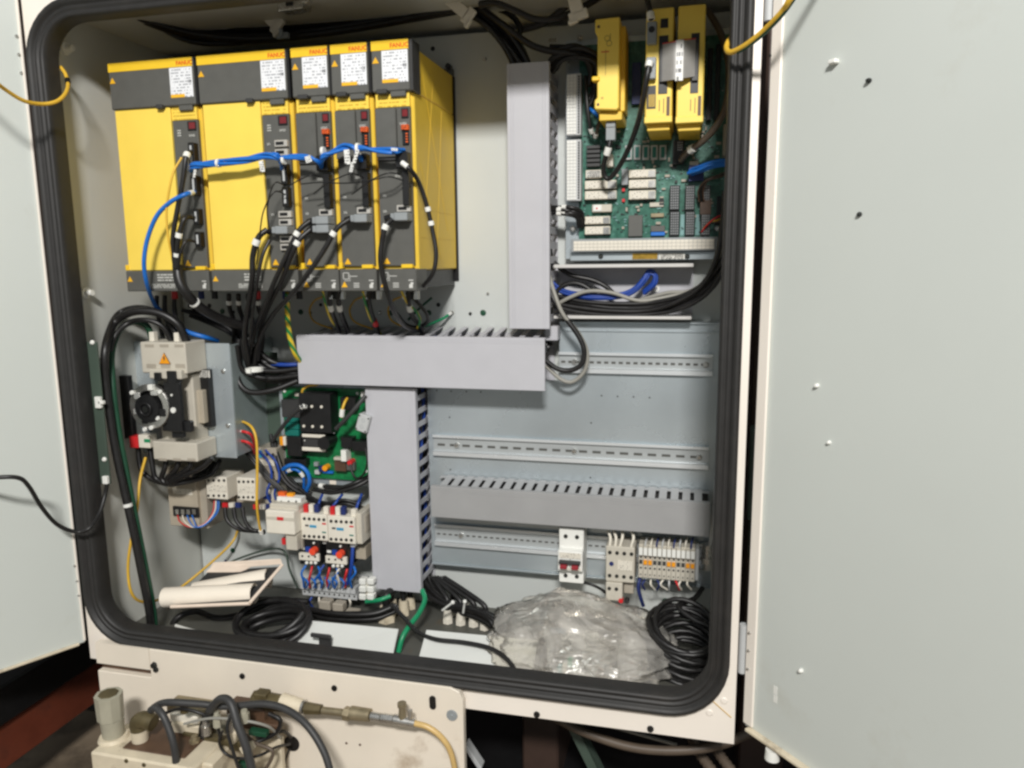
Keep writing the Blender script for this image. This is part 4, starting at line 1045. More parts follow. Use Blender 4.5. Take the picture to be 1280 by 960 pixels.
# flat ribbon between the two
xL, xR = x0 + w * .62, a0 + (a1 - a0) * .66
zb0, zb1 = z0 + H * .355, z0 + H * .675
m = MB(); vs = []; NS = 14
for i in range(NS + 1):
    f = i / NS; yy = Y - .006 - .012 * min(1, 3 * f, 3 * (1 - f)); xx = xL + (xR - xL) * f
    zo = -.003 * math.sin(math.pi * f) + .004 * f
    vs += [(xx, yy, zb0 + zo), (xx, yy, zb1 + zo), (xx, yy + .0012, zb1 + zo), (xx, yy + .0012, zb0 + zo)]
fs = []
for i in range(NS):
    for k_ in range(4): fs.append((i * 4 + k_, i * 4 + (k_ + 1) % 4, (i + 1) * 4 + (k_ + 1) % 4, (i + 1) * 4 + k_))
m.add(vs, fs, False)
rb_ = solo('ribbon_cable', m, 'ribbon', 'short grey flat ribbon cable bridging two yellow modules', 'ribbon cable')
xm = (xL + xR) / 2
part(rb_, 'label_strip', MB().box(xm - .004, xm + .007, Y - .0190, Y - .0186, zb0 - .0035, zb1 + .001), 'tag_print')
part(rb_, 'red_edge', MB().tube([(xL, Y - .0075, zb1 + .0006), (xL * .66 + xR * .34, Y - .0182, zb1 - .0008), (xL * .34 + xR * .66, Y - .0182, zb1 + .0012), (xR, Y - .0075, zb1 + .004)], .0008, 5), 'red')

# cables of the board
cable('module_cable', 'black cable looping from middle yellow module to the grey plug left', [(812, 77, -.165), (808, 100, -.168), (801, 140, -.15), (790, 175, -.12), (776, 205, -.095), (762, 223, -.085), (755, 218, -.085), (755, 204, -.09), (760, 188, -.1), (763, 174, -.1)], .0042, 'black_cable', bands=[(.012, .010), (.93, .012)])
cable('module_cable', 'black cable rising from the upper plug of the middle yellow module', [(814, 24, -.165), (812, 12, -.16), (808, -4, -.14), (800, -20, -.1)], .0042, 'black_cable', bands=[(.05, .010)])
cable('sheathed_cable', 'brown grey cable sweeping from board header up the right side', [(851, 200, -.055), (860, 190, -.075), (880, 175, -.1), (899, 152, -.11), (909, 125, -.11), (911, 80, -.1), (900, 40, -.08), (884, 12, -.06)], .0052, 'brown_cable', bands=[(.12, .010, 1.3)])
bundle(5, 'ribbon_wire', 'blue wire of the flat bunch at the right edge of the board', [(864, 216, -.055), (876, 212, -.07), (893, 206, -.075), (915, 204, -.07)], .0028, 'blue_cable', .0055, 'blue wires at the right of the board', 'wire', seed=5)
for i, mt in enumerate(('red', 'black_cable', 'yellow_cable', 'grime_brown')):
    cable('thin_wire', '%s thin wire at the lower right of the green board' % ('red', 'black', 'yellow', 'brown')[i], [(877 + i, 290 - i * 2, -.05), (885 + i, 280 - i, -.06), (897, 271 + i * 2, -.065), (912, 266 + i, -.06)], .0013, mt, 'wire', n=6)
    cable('thin_wire', '%s thin wire curling beside the blue bunch' % ('brown', 'black', 'outer black', 'outer brown')[i], [(874 + i * 2, 252, -.052), (873 + i * 2, 238, -.06), (882 + i, 226, -.07), (900, 218 + i, -.07), (914, 213 + i, -.06)], .0013, ('grime_brown', 'black_cable', 'black_cable', 'grime_brown')[i], 'wire', n=6)
bundle(6, 'control_cable', 'black cable with white sleeve entering the left edge of the board', [(680, 262, -.05), (697, 262, -.065), (712, 263, -.07), (724, 268, -.06), (727, 280, -.045)], .0034, 'black_cable', .008, 'black cables at the left edge of the board', seed=9, bands=[(.42, .008)])
for lb, pl, r in (('dark grey lead running down beside the left terminal strip', [(732, 95, -.06), (734, 130, -.07), (738, 160, -.065), (743, 172, -.05)], .003), ('brown lead end with white sleeve beside the single yellow module', [(750, 150, -.06), (747, 160, -.07), (744, 172, -.055)], .003)):
    cable('board_lead', lb, pl, r, 'black_cable' if 'dark' in lb else 'brown_cable', bands=[(.85, .008)])
cable('board_lead', 'small blue lead below the single yellow module', [(738, 136, -.06), (742, 140, -.07), (748, 146, -.06)], .003, 'blue_cable', 'wire')

# ================================================================ open duct below the board
x0, x1, z0, z1 = R(692, 330, 866, 399, -.062)
od = thing('open_wire_duct', 'uncovered pale wire duct full of cables below the green board', 'wire duct', ((x0 + x1) / 2, 0, z0))
part(od, 'base', MB().box(x0, x1, -.004, -.001, z0 + .003, z1 - .003), 'duct')
part(od, 'top_wall', MB().box(x0, x1, -.062, -.0045, z1 - .0060, z1), 'duct_light', .0008)
part(od, 'bottom_wall', MB().box(x0, x1 - .001, -.062, -.0045, z0, z0 + .0052), 'duct_light', .0008)
for px, py in ((739, 359), (820, 361)):
    q = W(px, py, -.0045); part(od, 'washer', MB().ring(q, q + Vector((0, -.0015, 0)), .006, .0028, 16), 'white')
G = 'black cables crossing the open duct'
bundle(8, 'control_cable', 'black cable sweeping through the open duct and up the right wall', [(690, 376, -.04), (725, 383, -.045), (770, 387, -.05), (815, 386, -.055), (852, 377, -.065), (883, 358, -.075), (902, 325, -.085), (910, 285, -.085), (914, 240, -.08)], .0042, 'black_cable', .011, G, seed=12, k=7)
cable('control_cable', 'black cable slanting across the open duct from its top left', [(692, 328, -.04), (712, 343, -.035), (740, 350, -.03), (757, 358, -.03), (768, 368, -.035)], .0042, 'black_cable')
cable('control_cable', 'black cable humping at the left of the open duct', [(690, 372, -.04), (703, 358, -.04), (718, 354, -.04), (733, 359, -.04), (748, 372, -.04)], .0045, 'black_cable')
bundle(6, 'data_cable', 'blue cable of the folded bunch in the open duct', [(688, 352, -.035), (705, 365, -.04), (735, 371, -.045), (770, 371, -.045), (792, 364, -.045), (806, 350, -.042), (812, 341, -.04), (819, 343, -.04), (818, 355, -.04), (806, 366, -.035)], .0026, 'blue_dark', .005, 'blue cables in the open duct', seed=4)
cable('grey_cable', 'grey cable waving through the open duct', [(694, 382, -.05), (712, 372, -.055), (735, 364, -.055), (765, 366, -.055), (800, 376, -.055), (840, 370, -.05), (868, 365, -.06)], .0034, 'grey_cable')
cable('grey_cable', 'grey cable rising beside the black bundle at right', [(800, 375, -.03), (835, 366, -.04), (862, 364, -.05), (882, 350, -.07), (898, 322, -.085), (908, 290, -.085)], .0034, 'grey_cable')
cable('loop_cable', 'black cable hanging in a loop right of the level duct', [(684, 352, -.07), (692, 374, -.08), (706, 396, -.085), (722, 418, -.085), (730, 437, -.085), (727, 455, -.085), (713, 463, -.085), (697, 461, -.085), (681, 450, -.08)], .0045, 'black_cable', n=10)
cable('loop_cable', 'pale grey cable hanging in a loop right of the level duct', [(686, 342, -.07), (693, 366, -.085), (704, 393, -.088), (723, 416, -.08), (734, 440, -.075), (731, 463, -.075), (716, 477, -.075), (701, 474, -.075), (682, 457, -.075)], .0034, 'grey_cable', n=10)
part(od, 'end_bracket', MB().rb(681, 408, 697, 426, -.062, .05), 'duct', .0015)
# ================================================================ left side equipment
# bracket with main switch
YP = -.145
x0, x1, z0, z1 = R(134, 428, 291, 568, YP)
bk = thing('switch_bracket', 'grey galvanized bracket plate carrying the main switch', 'bracket', ((x0 + x1) / 2, YP, z0))
part(bk, 'plate', MB().box(x0, x1, YP, YP + .0025, z0, z1), 'zinc', .0006)
part(bk, 'right_return', MB().box(x1 - .0022, x1 + .0004, YP + .0027, -.001, z0 + .003, z1 - .003), 'zinc_dull', .0005)
for px, py in ((279, 464), (285, 532)): screw(bk, W(px, py, YP), .0042, 'steel', h=.004)
xa, xb, za, zb_ = R(116, 428, 129, 604, -.285)
part(bk, 'left_arm', MB().box(xa, xb, -.285, -.281, za, zb_), 'green_paint', .0006)
for px, py, w_, h_ in ((123, 503, .011, .020), (127, 503, .010, .006), (132, 600, .010, .014)):
    q = W(px, py, -.289); part(bk, 'cable_clip', MB().box(q.x - w_ / 2, q.x + w_ / 2, -.292, -.2852, q.z - h_ / 2, q.z + h_ / 2), 'white', .001)
for px, py in ((116, 428), (131, 574)): screw(bk, W(px, py, -.2852), .004, 'white', h=.004)
part(bk, 'shade_plate', MB().rb(296, 440, 350, 568, -.035, .003), 'green_paint', .0006, label='dark green grey sheet for the shaded plate behind the bracket')  # sheet added where the white plate lies in greenish shade

x0, x1, z0, z1 = R(176, 428, 233, 575, -.205)
ms = thing('main_switch', 'beige main isolator switch with yellow warning triangle and rotary mechanism', 'switch', ((x0 + x1) / 2, YP, z0))
def mbx(name, a, b, c, d, Y, dep, mt, bev=.0012, par=None):
    return part(par or ms, name, MB().rb(a, b, c, d, Y, dep), mt, bev)
tc_ = mbx('terminal_cover', 176, 428, 232, 467, -.205, .0590, 'beige', .002)
for i in range(3): mbx('vent_slot', 181 + i * 18.5, 430.5, 192 + i * 18.5, 434, -.2056, .001, 'beige_dark', 0, tc_)
for i in range(3): mbx('vent_slot', 183 + i * 18, 455, 195 + i * 18, 460, -.2056, .001, 'beige_dark', 0, tc_)
q = W(205.5, 448, -.206); part(tc_, 'warning_sign', MB().prism(tri(q.x, q.z, .0240), -.2062, -.2052), 'black_plastic')
part(tc_, 'warning_sign', MB().prism(tri(q.x, q.z, .0215), -.2068, -.2063), 'amber')
part(tc_, 'warning_bolt', MB().prism([(q.x - .001, q.z + .004), (q.x + .002, q.z + .004), (q.x + .0006, q.z), (q.x + .0022, q.z), (q.x - .0015, q.z - .006), (q.x - .0002, q.z - .001), (q.x - .002, q.z - .001)], -.2072, -.2069), 'ink')
mbx('body', 199, 468, 243, 552, -.182, .036, 'beige', .002)
mbx('side_panel', 237, 488, 254, 529, -.172, .026, 'tan_unit', .001)
mbx('black_side', 250, 462, 262, 534, -.160, .014, 'black_plastic', .001)
mbx('serial_label', 246, 463, 262, 472, -.1612, .0008, 'code_label', 0)
lc = mbx('lower_cover', 191, 553, 246, 576, -.205, .0590, 'beige', .002)
for i in range(3): mbx('cover_notch', 198 + i * 18, 573, 208 + i * 18, 576, -.2056, .002, 'beige_dark', 0, lc)
mbx('front_latch', 186, 462, 226, 474, -.215, .02, 'beige', .002)
mbx('black_latch', 192, 466, 200, 476, -.220, .02, 'black_plastic', .001); mbx('black_latch', 208, 464, 219, 480, -.220, .02, 'black_plastic', .001)
c = W(191, 507, -.215)
rm = part(ms, 'rotary_mechanism', MB().cyl(c, c + Vector((0, .02, 0)), .036, .036, 28), 'black_plastic', .001)
part(rm, 'steel_ring', MB().ring(c + Vector((0, -.010, 0)), c + Vector((0, -.0005, 0)), .0405, .0285, 30), 'steel', .0008)
part(rm, 'hub', MB().cyl(c + Vector((-.002, -.014, -.003)), c + Vector((-.002, 0, -.003)), .0245, .027, 24).ring(c + Vector((-.003, -.018, -.004)), c + Vector((-.003, -.0145, -.004)), .013, .009, 20), 'black_plastic', .0008)
part(rm, 'spindle', MB().cyl(c + Vector((-.003, -.017, -.004)), c + Vector((-.003, -.0146, -.004)), .006, .005, 12), 'dark_metal')
for a, sx, sz in ((62, .014, .010), (140, .012, .012), (248, .012, .009), (-20, .012, .014), (200, .010, .010)):
    a = math.radians(a); p = c + Vector((math.cos(a) * .029, -.0125, math.sin(a) * .029))
    part(rm, 'ring_tab', MB().box(p.x - sx / 2, p.x + sx / 2, p.y, p.y + .004, p.z - sz / 2, p.z + sz / 2), 'chrome' if a > 0 and a < 4 else 'black_plastic', .0012)
for px, py in ((164, 491), (199, 490), (180, 537), (188, 535), (196, 523)):
    q = W(px, py, -.229); part(rm, 'rivet', MB().cyl(q, q + Vector((0, .003, 0)), .0035, .0042, 10), 'white')
q = W(188, 485, -.229); part(rm, 'white_block', MB().box(q.x - .005, q.x + .005, -.231, -.222, q.z - .004, q.z + .006), 'white', .0008)
mbx('drive_arm', 206, 478, 225, 540, -.222, .012, 'black_plastic', .002)
mbx('drive_foot', 202, 526, 238, 540, -.216, .012, 'black_plastic', .002)
mbx('drive_foot', 214, 538, 228, 548, -.214, .012, 'black_plastic', .002)
mbx('left_bar', 151, 470, 163, 548, -.19, .012, 'black_plastic', .001)
q = W(216, 513, -.224); part(ms, 'white_pin', MB().cyl(q, q + Vector((0, .003, 0)), .005, .0055, 10), 'white')
q = W(214, 494, -.224); part(ms, 'rivet', MB().cyl(q, q + Vector((0, .002, 0)), .002, .002, 8), 'white')
mbx('red_terminal', 161.5, 546, 172, 560, -.2, .02, 'red', .001)
mbx('white_terminal', 173, 544, 187, 560, -.2, .02, 'ivory', .001)
mbx('green_mark', 180, 549, 187, 553, -.2012, .001, 'green_cable', 0)
for px, py in ((189, 420), (220, 421)): mbx('wire_lug', px - 3, py - 5, px + 3, py + 8, -.185, .012, 'ivory', .001)
# cables of the switch
G = 'black cables arching over the main switch'
cable('supply_cable', 'thick black cable arching over the main switch and down the left wall', [(233, 427, -.18), (222, 405, -.19), (197, 391, -.2), (166, 390, -.21), (143, 404, -.215), (132, 435, -.262), (132, 475, -.266), (137, 515, -.266), (144, 560, -.266), (156, 615, -.266), (167, 665, -.266), (177, 715, -.266), (186, 760, -.262), (190, 800, -.255)], .0070, 'black_cable', n=12, bands=[(.66, .006, 1.12)], k=8)
cable('supply_cable', 'dark green cable beside the thick black one at the left wall', [(190, 424, -.17), (184, 408, -.18), (168, 402, -.19), (150, 412, -.2), (140, 440, -.235), (141, 480, -.25), (147, 530, -.252), (160, 600, -.252), (172, 660, -.252), (183, 715, -.252), (192, 765, -.25), (195, 800, -.245)], .0055, 'green_dark', n=10, k=8)
cable('supply_cable', 'black cable arching just inside the thick one over the switch', [(214, 427, -.18), (203, 408, -.19), (182, 400, -.2), (160, 404, -.205), (142, 424, -.23), (138, 460, -.24), (141, 500, -.23), (148, 535, -.2)], .0046, 'black_cable', n=10)
cable('supply_cable', 'black cable arching highest behind the switch top', [(226, 427, -.165), (205, 396, -.175), (178, 384, -.185), (150, 390, -.19), (136, 412, -.235), (130, 450, -.262)], .0042, 'black_cable', n=10)
cable('blue_sleeve', 'blue cable passing behind the top of the main switch', [(196, 384, -.15), (213, 402, -.15), (232, 414, -.15), (255, 421, -.14), (272, 426, -.11)], .0044, 'blue_cable')
for i in range(6):
    px = 168 + i * 15
    cable('switch_tail', 'black cable hanging below the main switch, %s' % ('leftmost', 'second from left', 'third from left', 'fourth from left', 'fifth from left', 'rightmost')[i],
          [(px + (4 if i < 2 else 22 if i == 5 else 10), 556 if i < 2 else 572, -.18), (px + 8, 585, -.185), (188 + i * 7, 598, -.185), (208 + i * 2, 605, -.18), (222 + i * 8, 604 - i * 2, -.14), (240 + i * 7, 590 - i * 3, -.11)], .0048, 'black_cable', 'cable', 'black tails below the main switch', n=10, bands=[(.50, .005, 1.15)] if i in (2, 3) else ())
# wall wiring
cable('earth_wire', 'yellow earth wire hanging down the left wall to the floor', [(182, 572, -.19), (175, 600, -.215), (171, 640, -.235), (164, 675, -.255), (160, 710, -.262), (164, 740, -.262), (177, 752, -.24), (200, 749, -.19), (225, 735, -.11), (262, 705, -.06), (290, 678, -.03), (298, 660, -.01)], .0026, 'yellow_cable', 'wire', k=8)
cable('earth_wire', 'thin green wire crossing the lower left back plate', [(262, 724, -.05), (282, 706, -.03), (310, 694, -.02), (340, 686, -.03), (356, 690, -.05), (362, 712, -.05), (372, 735, -.05)], .0022, 'green_paint', 'wire')
cable('door_cable', 'loose black wire from the left door into the cabinet', [on(-120, 600, lh, ln) + ln * .002, W(-50, 598, -.48)] + path([(-10, 597, -.47), (22, 597, -.45), (36, 608, -.43), (52, 634, -.40), (72, 656, -.37), (96, 665, -.345), (112, 660, -.335), (124, 642, -.31), (131, 620, -.292), (134, 604, -.288)]), .0034, 'black_cable', n=10, world=True)
cable('door_earth', 'yellow green earth wire from the left door into the cabinet', [on(-110, 40, lh, ln) + ln * .002, W(-50, 72, -.47)] + path([(-12, 98, -.45), (8, 113, -.42), (30, 126, -.39), (52, 130, -.36), (70, 127, -.34), (81, 118, -.32), (85, 106, -.30), (82, 93, -.285), (76, 84, -.28)]), .0029, 'yellow_cable', 'wire', n=10, k=8, bands=[(.90, .012, 1.35)], band_mat='black_plastic', band_name='crimp', world=True)
o = cable('door_earth', 'yellow green earth wire from the right door into the cabinet', [rh + ru * .19 + rn * .002 + zz * 1.705, rh + ru * .15 + rn * .012 + zz * 1.69] + path([(1000, -18, -.42), (978, 14, -.40), (955, 38, -.375), (934, 55, -.355), (918, 64, -.34), (911, 65, -.33), (908, 60, -.315), (910, 53, -.30), (913, 48, -.28)]), .0034, 'yellow_cable', 'wire', n=10, k=8, world=True)
c2 = [p + Vector((.0016, -.0005, -.0022)) for p in spline(path([(1000, -18, -.42), (978, 14, -.40), (955, 38, -.375), (934, 55, -.355), (920, 63, -.342)]), 8)]
part(o, 'green_stripe', MB().tube(c2, .0024, 8), 'green_dark')

# small devices left
def unit(name, label, cat, a, b, c, d, Y, dep, mt, group=None, bev=.0014):
    x0, x1, z0, z1 = R(a, b, c, d, Y)
    t = thing(name, label, cat, ((x0 + x1) / 2, Y + dep, z0), group)
    part(t, 'body', MB().box(x0, x1, Y, Y + dep, z0, z1), mt, bev)
    return t
def sub(t, name, a, b, c, d, Y, dep, mt, bev=.0006):
    return part(t, name, MB().rb(a, b, c, d, Y, dep), mt, bev)
def dots(t, a, c, y, Y, cnt, r=.0026, mt='black_plastic', name='terminal_screw', sl=0.0):
    for i in range(cnt):
        q = W(a + (c - a) * (i + .5) / cnt, y + sl * i, Y); part(t, name, MB().cyl(q, q + Vector((0, -.0012, 0)), r, r, 10), mt)
t = unit('power_supply', 'tan power supply unit hanging below the main switch', 'power supply', 210, 585, 246, 658, -.13, .06, 'tan_unit')
sub(t, 'front_print', 216, 611, 240, 618, -.1305, .0006, 'device_print', 0); sub(t, 'side_cover', 246, 588, 258, 660, -.12, .05, 'beige_dark')
s = sub(t, 'terminal_row', 216, 634, 247, 646, -.134, .006, 'black_plastic')
for i in range(4): sub(s, 'terminal_screw', 219 + i * 7, 637, 223 + i * 7, 643, -.1352, .0014, 'steel', .0004)
for i, (mt, nm) in enumerate((('red', 'red'), ('ivory', 'white'), ('blue_cable', 'blue'), ('blue_cable', 'second blue'))):
    cable('loop_wire', '%s wire curving under the tan power supply' % nm, [(222 + i * 6, 644, -.134), (225 + i * 6, 652, -.14), (238 + i * 3, 659, -.14), (255 + i, 655, -.13), (266 + i * 2, 640, -.12), (268 + i * 2, 624, -.11)], .0012, mt, 'wire')
def small_contactor(label, a, b, c, d):
    t = unit('contactor', label, 'contactor', a, b, c, d, -.125, .06, 'ivory', 'small contactors below the bracket')
    h = d - b
    dots(t, a, c, b + h * .16, -.1252, 4); dots(t, a, c, b + h * .84, -.1252, 4)
    sub(t, 'nameplate', a + 1, b + h * .36, c - 1, b + h * .64, -.1262, .001, 'device_print', 0)
    sub(t, 'rear_base', a - 1, b + 2, c + 9, d + 3, -.085, .05, 'tan_unit')
    for i, mt in enumerate(('red', 'ivory', 'navy')):
        sub(t, 'wire_ferrule', a + 20 + i * 8 - 22 * 0, d + 5, a + 26 + i * 8, d + 11, -.11, .008, mt)
    return t
small_contactor('small white contactor beside the tan power supply', 257.5, 596, 283.5, 624)
small_contactor('small white contactor crossed by the yellow wire', 296, 597.5, 319, 626)
for i in range(3):
    cable('loop_wire', 'black wire looping below the small contactors, %s' % ('left', 'middle', 'right')[i], [(281 + i * 11, 634, -.11), (284 + i * 11, 650, -.115), (297 + i * 8, 661, -.115), (315 + i * 4, 664, -.11), (330, 664 + i, -.08)], .0038, 'black_cable', 'wire', 'black wires below the small contactors')
cable('yellow_wire', 'yellow wire with white end dropping past the small contactors', [(296, 527, -.10), (306, 528, -.125), (316, 536, -.14), (321, 555, -.145), (321.5, 595, -.145), (321, 630, -.145), (324, 655, -.13), (327, 667, -.12)], .0025, 'yellow_cable', 'wire', bands=[(.03, .010), (.985, .010, 1.7)])
for i in range(2):
    cable('red_lead', '%s white tipped red lead right of the bracket' % ('upper', 'lower')[i], [(297, 539 + i * 12, -.12), (307, 540 + i * 12, -.13), (315, 545 + i * 12, -.12), (319, 560 + i * 8, -.09)], .0026, 'red', 'wire', bands=[(.12, .010, 1.1)])
t = unit('terminal_block', 'grey terminal block behind the yellow wire', 'terminal block', 322, 560, 346, 600, -.08, .05, 'beige_dark')
dots(t, 323, 345, 568, -.0802, 3); dots(t, 323, 345, 590, -.0802, 3); sub(t, 'marker', 324, 575, 343, 582, -.0812, .001, 'device_print', 0); sub(t, 'blue_mark', 322, 563, 327, 572, -.082, .002, 'ligh_blue_print', 0)
t = unit('relay_socket', 'beige relay socket behind the yellow wire, lower one', 'relay socket', 322, 604, 342, 636, -.08, .05, 'beige')
dots(t, 323, 341, 610, -.0802, 3); dots(t, 323, 341, 630, -.0802, 3); sub(t, 'blue_cap', 328, 618, 338, 624, -.084, .004, 'blue_dark')
bundle(4, 'link_wire', 'dark wire tangled around the small terminal blocks', [(305, 560, -.09), (318, 575, -.1), (334, 596, -.1), (350, 612, -.1), (360, 630, -.1)], .0030, 'black_cable', .010, 'dark wires around the small terminal blocks', 'wire', seed=22)
bundle(2, 'link_wire', 'blue wire tangled around the small terminal blocks', [(326, 566, -.09), (338, 580, -.1), (342, 600, -.1), (336, 620, -.1), (345, 640, -.09)], .0024, 'blue_dark', .010, 'blue wires around the small terminal blocks', 'wire', seed=23)
# overload relay block: white timer + two contactors
t = unit('timer_relay', 'white timer relay with stepped front left of the two contactors', 'relay', 332, 639, 367.5, 668, -.150, .05, 'ivory', bev=.002)
sub(t, 'top_block', 346, 622, 376, 634.5, -.118, .02, 'white', .001); dots(t, 347, 375, 627, -.1182, 3, .002)
sub(t, 'slope_block', 336, 630.5, 372, 638.8, -.135, .04, 'beige', .003)
sub(t, 'groove', 333, 646.5, 367, 650.5, -.1506, .001, 'beige', 0); sub(t, 'red_window', 346, 646.5, 354, 650.5, -.1514, .001, 'red', 0)
sub(t, 'lower_leg', 357, 668.2, 371, 688, -.142, .05, 'beige', .0015); sub(t, 'red_tab', 352, 673, 356.6, 681, -.13, .02, 'red', .0006)
sub(t, 'side_wall', 368, 640, 377, 686, -.125, .05, 'beige_dark', .001); sub(t, 'orange_cap', 347, 615.5, 356, 621.5, -.112, .01, 'orange', .001)
sub(t, 'amber_cap', 358, 617, 366, 621.5, -.112, .01, 'amber', .001)
def big_contactor(label, lab2, a, c, b, d, ov):
    t = unit('contactor', label, 'contactor', a, b, c, d, -.125, .07, 'ivory', 'contactors with overload relays', .001)
    h = d - b; w = c - a
    dots(t, a + 1, c - 1, b + h * .16, -.1252, 5, .0030, sl=.35); dots(t, a + 1, c - 1, b + h * .84, -.1252, 5, .0030, sl=.35)
    sub(t, 'pointer_print', a + w * .15, b + h * .40, a + w * .28, b + h * .47, -.1256, .0005, 'ink', 0); sub(t, 'blue_print', a + w * .32, b + h * .42, a + w * .58, b + h * .52, -.1256, .0005, 'ligh_blue_print', 0)
    sub(t, 'red_print', a + w * .80, b + h * .34, a + w * .95, b + h * .40, -.1256, .0005, 'red', 0); sub(t, 'green_print', a + w * .80, b + h * .68, a + w * .95, b + h * .73, -.1256, .0005, 'teal', 0)
    sub(t, 'top_terminal', a + 2, b - 4, c - 1, b - .2, -.110, .05, 'beige', .0008)
    for i, mt in enumerate(('red', 'ivory', 'navy')):
        sub(t, 'wire_ferrule', a + 2.5 + i * 6.6, b - 12, a + 8 + i * 6.6, b - 2, -.118, .010, mt, .0008)
    sub(t, 'wire_ferrule', c - 5, b - 9, c + 1, b - .4, -.118, .010, 'ivory', .0008)
    sub(t, 'joint', c - 6, d + .3, c, d + 5, -.11, .04, 'white', .0008)
    o = unit('overload_relay', lab2, 'overload relay', a - 2, d + 1, c - 9, d + 31, -.118, .06, 'black_plastic', 'overload relays below the contactors', .001)
    sub(o, 'blue_block', a + 5, d + 9, a + 11, d + 15, -.1225, .0045, 'blue_dark', .0006); sub(o, 'white_mark', a - 1, d + 9, a + 4, d + 12, -.119, .001, 'white', 0)
    q = W(a + 17.5, d + 12, -.1185); part(o, 'reset_button', MB().cyl(q, q + Vector((0, -.012, 0)), .0068, .0066, 18), 'orange_red', .0008)
    q = W(a + 16, d + 3.5, -.1185); part(o, 'dial', MB().cyl(q, q + Vector((0, -.002, 0)), .0022, .002, 10), 'white')
    s = sub(o, 'terminal_front', a - 3, d + 17, c - 10.5, d + 26, -.124, .006, 'ivory', .0006)
    for i in range(3):
        q = W(a + 1.5 + i * 8, d + 20 + i * .4, -.1242); part(s, 'terminal_screw', MB().cyl(q, q + Vector((0, -.001, 0)), .0020, .0020, 8), 'black_plastic')
        q = W(a + 7 + i * 5.5, d + 28.5, -.12); part(o, 'wire_ferrule', MB().ball(q, .0036), 'white' if i != 1 else 'ivory')
    return t
big_contactor('left of the two white contactors above the orange reset buttons', 'overload relay with orange reset button, left one', 376.5, 409, 643, 675, 0)
big_contactor('right of the two white contactors above the orange reset buttons', 'overload relay with orange reset button, right one', 409.8, 443.5, 646, 679, 0)
t = unit('side_contact', 'stepped beige contact block on the right contactor side', 'contact block', 444, 642, 452, 680, -.115, .06, 'beige', bev=.0008)
sub(t, 'step', 452.3, 645, 457, 666, -.10, .045, 'beige_dark', .0008); sub(t, 'lower_block', 444, 683, 457, 699, -.09, .04, 'tan_unit', .0008)
for i in range(9):
    px = 381 + i * 7.4; mt = ('blue_cable', 'red', 'blue_cable', 'blue_dark', 'red', 'blue_cable', 'ivory', 'red', 'blue_cable')[i]
    nm = {'blue_cable': 'blue', 'blue_dark': 'dark blue', 'red': 'red', 'ivory': 'white'}[mt]
    cable('terminal_wire', '%s wire between overload relays and the lower terminal row' % nm, [(px + 2, 706 + i % 3, -.11), (px + (i % 3 - 1) * 4, 716, -.118), (px - 2, 725, -.115), (px - 1, 734, -.105)], .0022, mt, 'wire', 'wires between overload relays and terminal row')
for i in range(6):
    px = 379 + i * 9
    cable('terminal_wire', 'light blue wire fanned above the lower terminal row', [(px, 722, -.11), (px + 6, 728, -.118), (px + 4, 735, -.108)], .0018, 'blue_cable', 'wire', 'light blue wires above the terminal row')
cable('blue_lead', 'blue lead dropping right of the overload relays', [(441, 684, -.11), (440, 700, -.115), (438, 716, -.112), (434, 730, -.105)], .0035, 'blue_dark', 'wire')
for i, px in enumerate((395, 410, 444)):
    cable('blue_lead', 'blue lead into the contactor tops, %s' % ('left', 'middle', 'right')[i], [(px + (18 if i == 1 else 8), 618, -.08), (px + (10 if i == 1 else 4), 628, -.1), (px, 640, -.105)], .0026, 'blue_dark', 'wire')
bundle(4, 'link_wire', 'black wire above the two contactors', [(362, 600, -.07), (385, 622, -.08), (408, 632, -.09), (430, 628, -.09), (452, 634, -.08)], .0030, 'black_cable', .008, 'black wires above the two contactors', 'wire', seed=31)
cable('cable_run', 'black cable swinging under the small green board', [(392, 612, -.075), (415, 616, -.085), (440, 610, -.085), (460, 600, -.07), (472, 590, -.05)], .0042, 'black_cable')
cable('cable_run', 'second black cable swinging under the small green board', [(400, 607, -.07), (422, 610, -.08), (445, 603, -.08), (470, 590, -.05)], .0036, 'black_cable', bands=[(.02, .014, 1.5)])
x0, x1, z0, z1 = R(378, 731, 446, 747, -.09)
tb = thing('terminal_block', 'grey terminal row below the overload relays', 'terminal block', ((x0 + x1) / 2, -.06, z0))
nT = 11; pw = (x1 - x0) / nT; h = z1 - z0
seg = MB().box(0, pw - .0004, -.09, -.03, 0, h * .55).box(0.0002, pw - .0006, -.096, -.03, h * .56, h).mesh('terminal', 'light_grey', Vector(), .0004)
hol = MB().cyl((pw / 2, -.0902, h * .28), (pw / 2, -.0908, h * .28), .0021, .0021, 8).mesh('wire_hole', 'charcoal_dark', Vector())
for i in range(nT):
    p = Vector((x0 + i * pw, 0, z0 - .0012 * i * 0)); s = piece(tb, 'terminal', seg, p); piece(s, 'wire_hole', hol, p)
for i in range(6):
    px = 390 + i * 9; mt = ('blue_dark', 'ivory', 'red', 'navy', 'brown_cable', 'ivory')[i]
    cable('terminal_wire', 'wire stub hanging below the grey terminal row', [(px, 746, -.085), (px + (i % 3 - 1) * 3, 753, -.09), (px + 2, 760, -.08)], .0020, mt, 'wire', 'wire stubs below the grey terminal row')
t = thing('connector', 'white multi pin connector hanging beside the grey terminal row', 'connector', W(457, 752, -.10))
for i in range(2):
    for j in range(3):
        a, b = 448 + i * 10, 724 + j * 9.5
        part(t, 'pin_block', MB().rb(a, b, a + 8.5, b + 7.6, -.105 - .004 * ((i + j) % 2), .016), 'white', .002)
part(t, 'core', MB().rb(450, 727, 465, 749, -.098, .012), 'beige', .001)

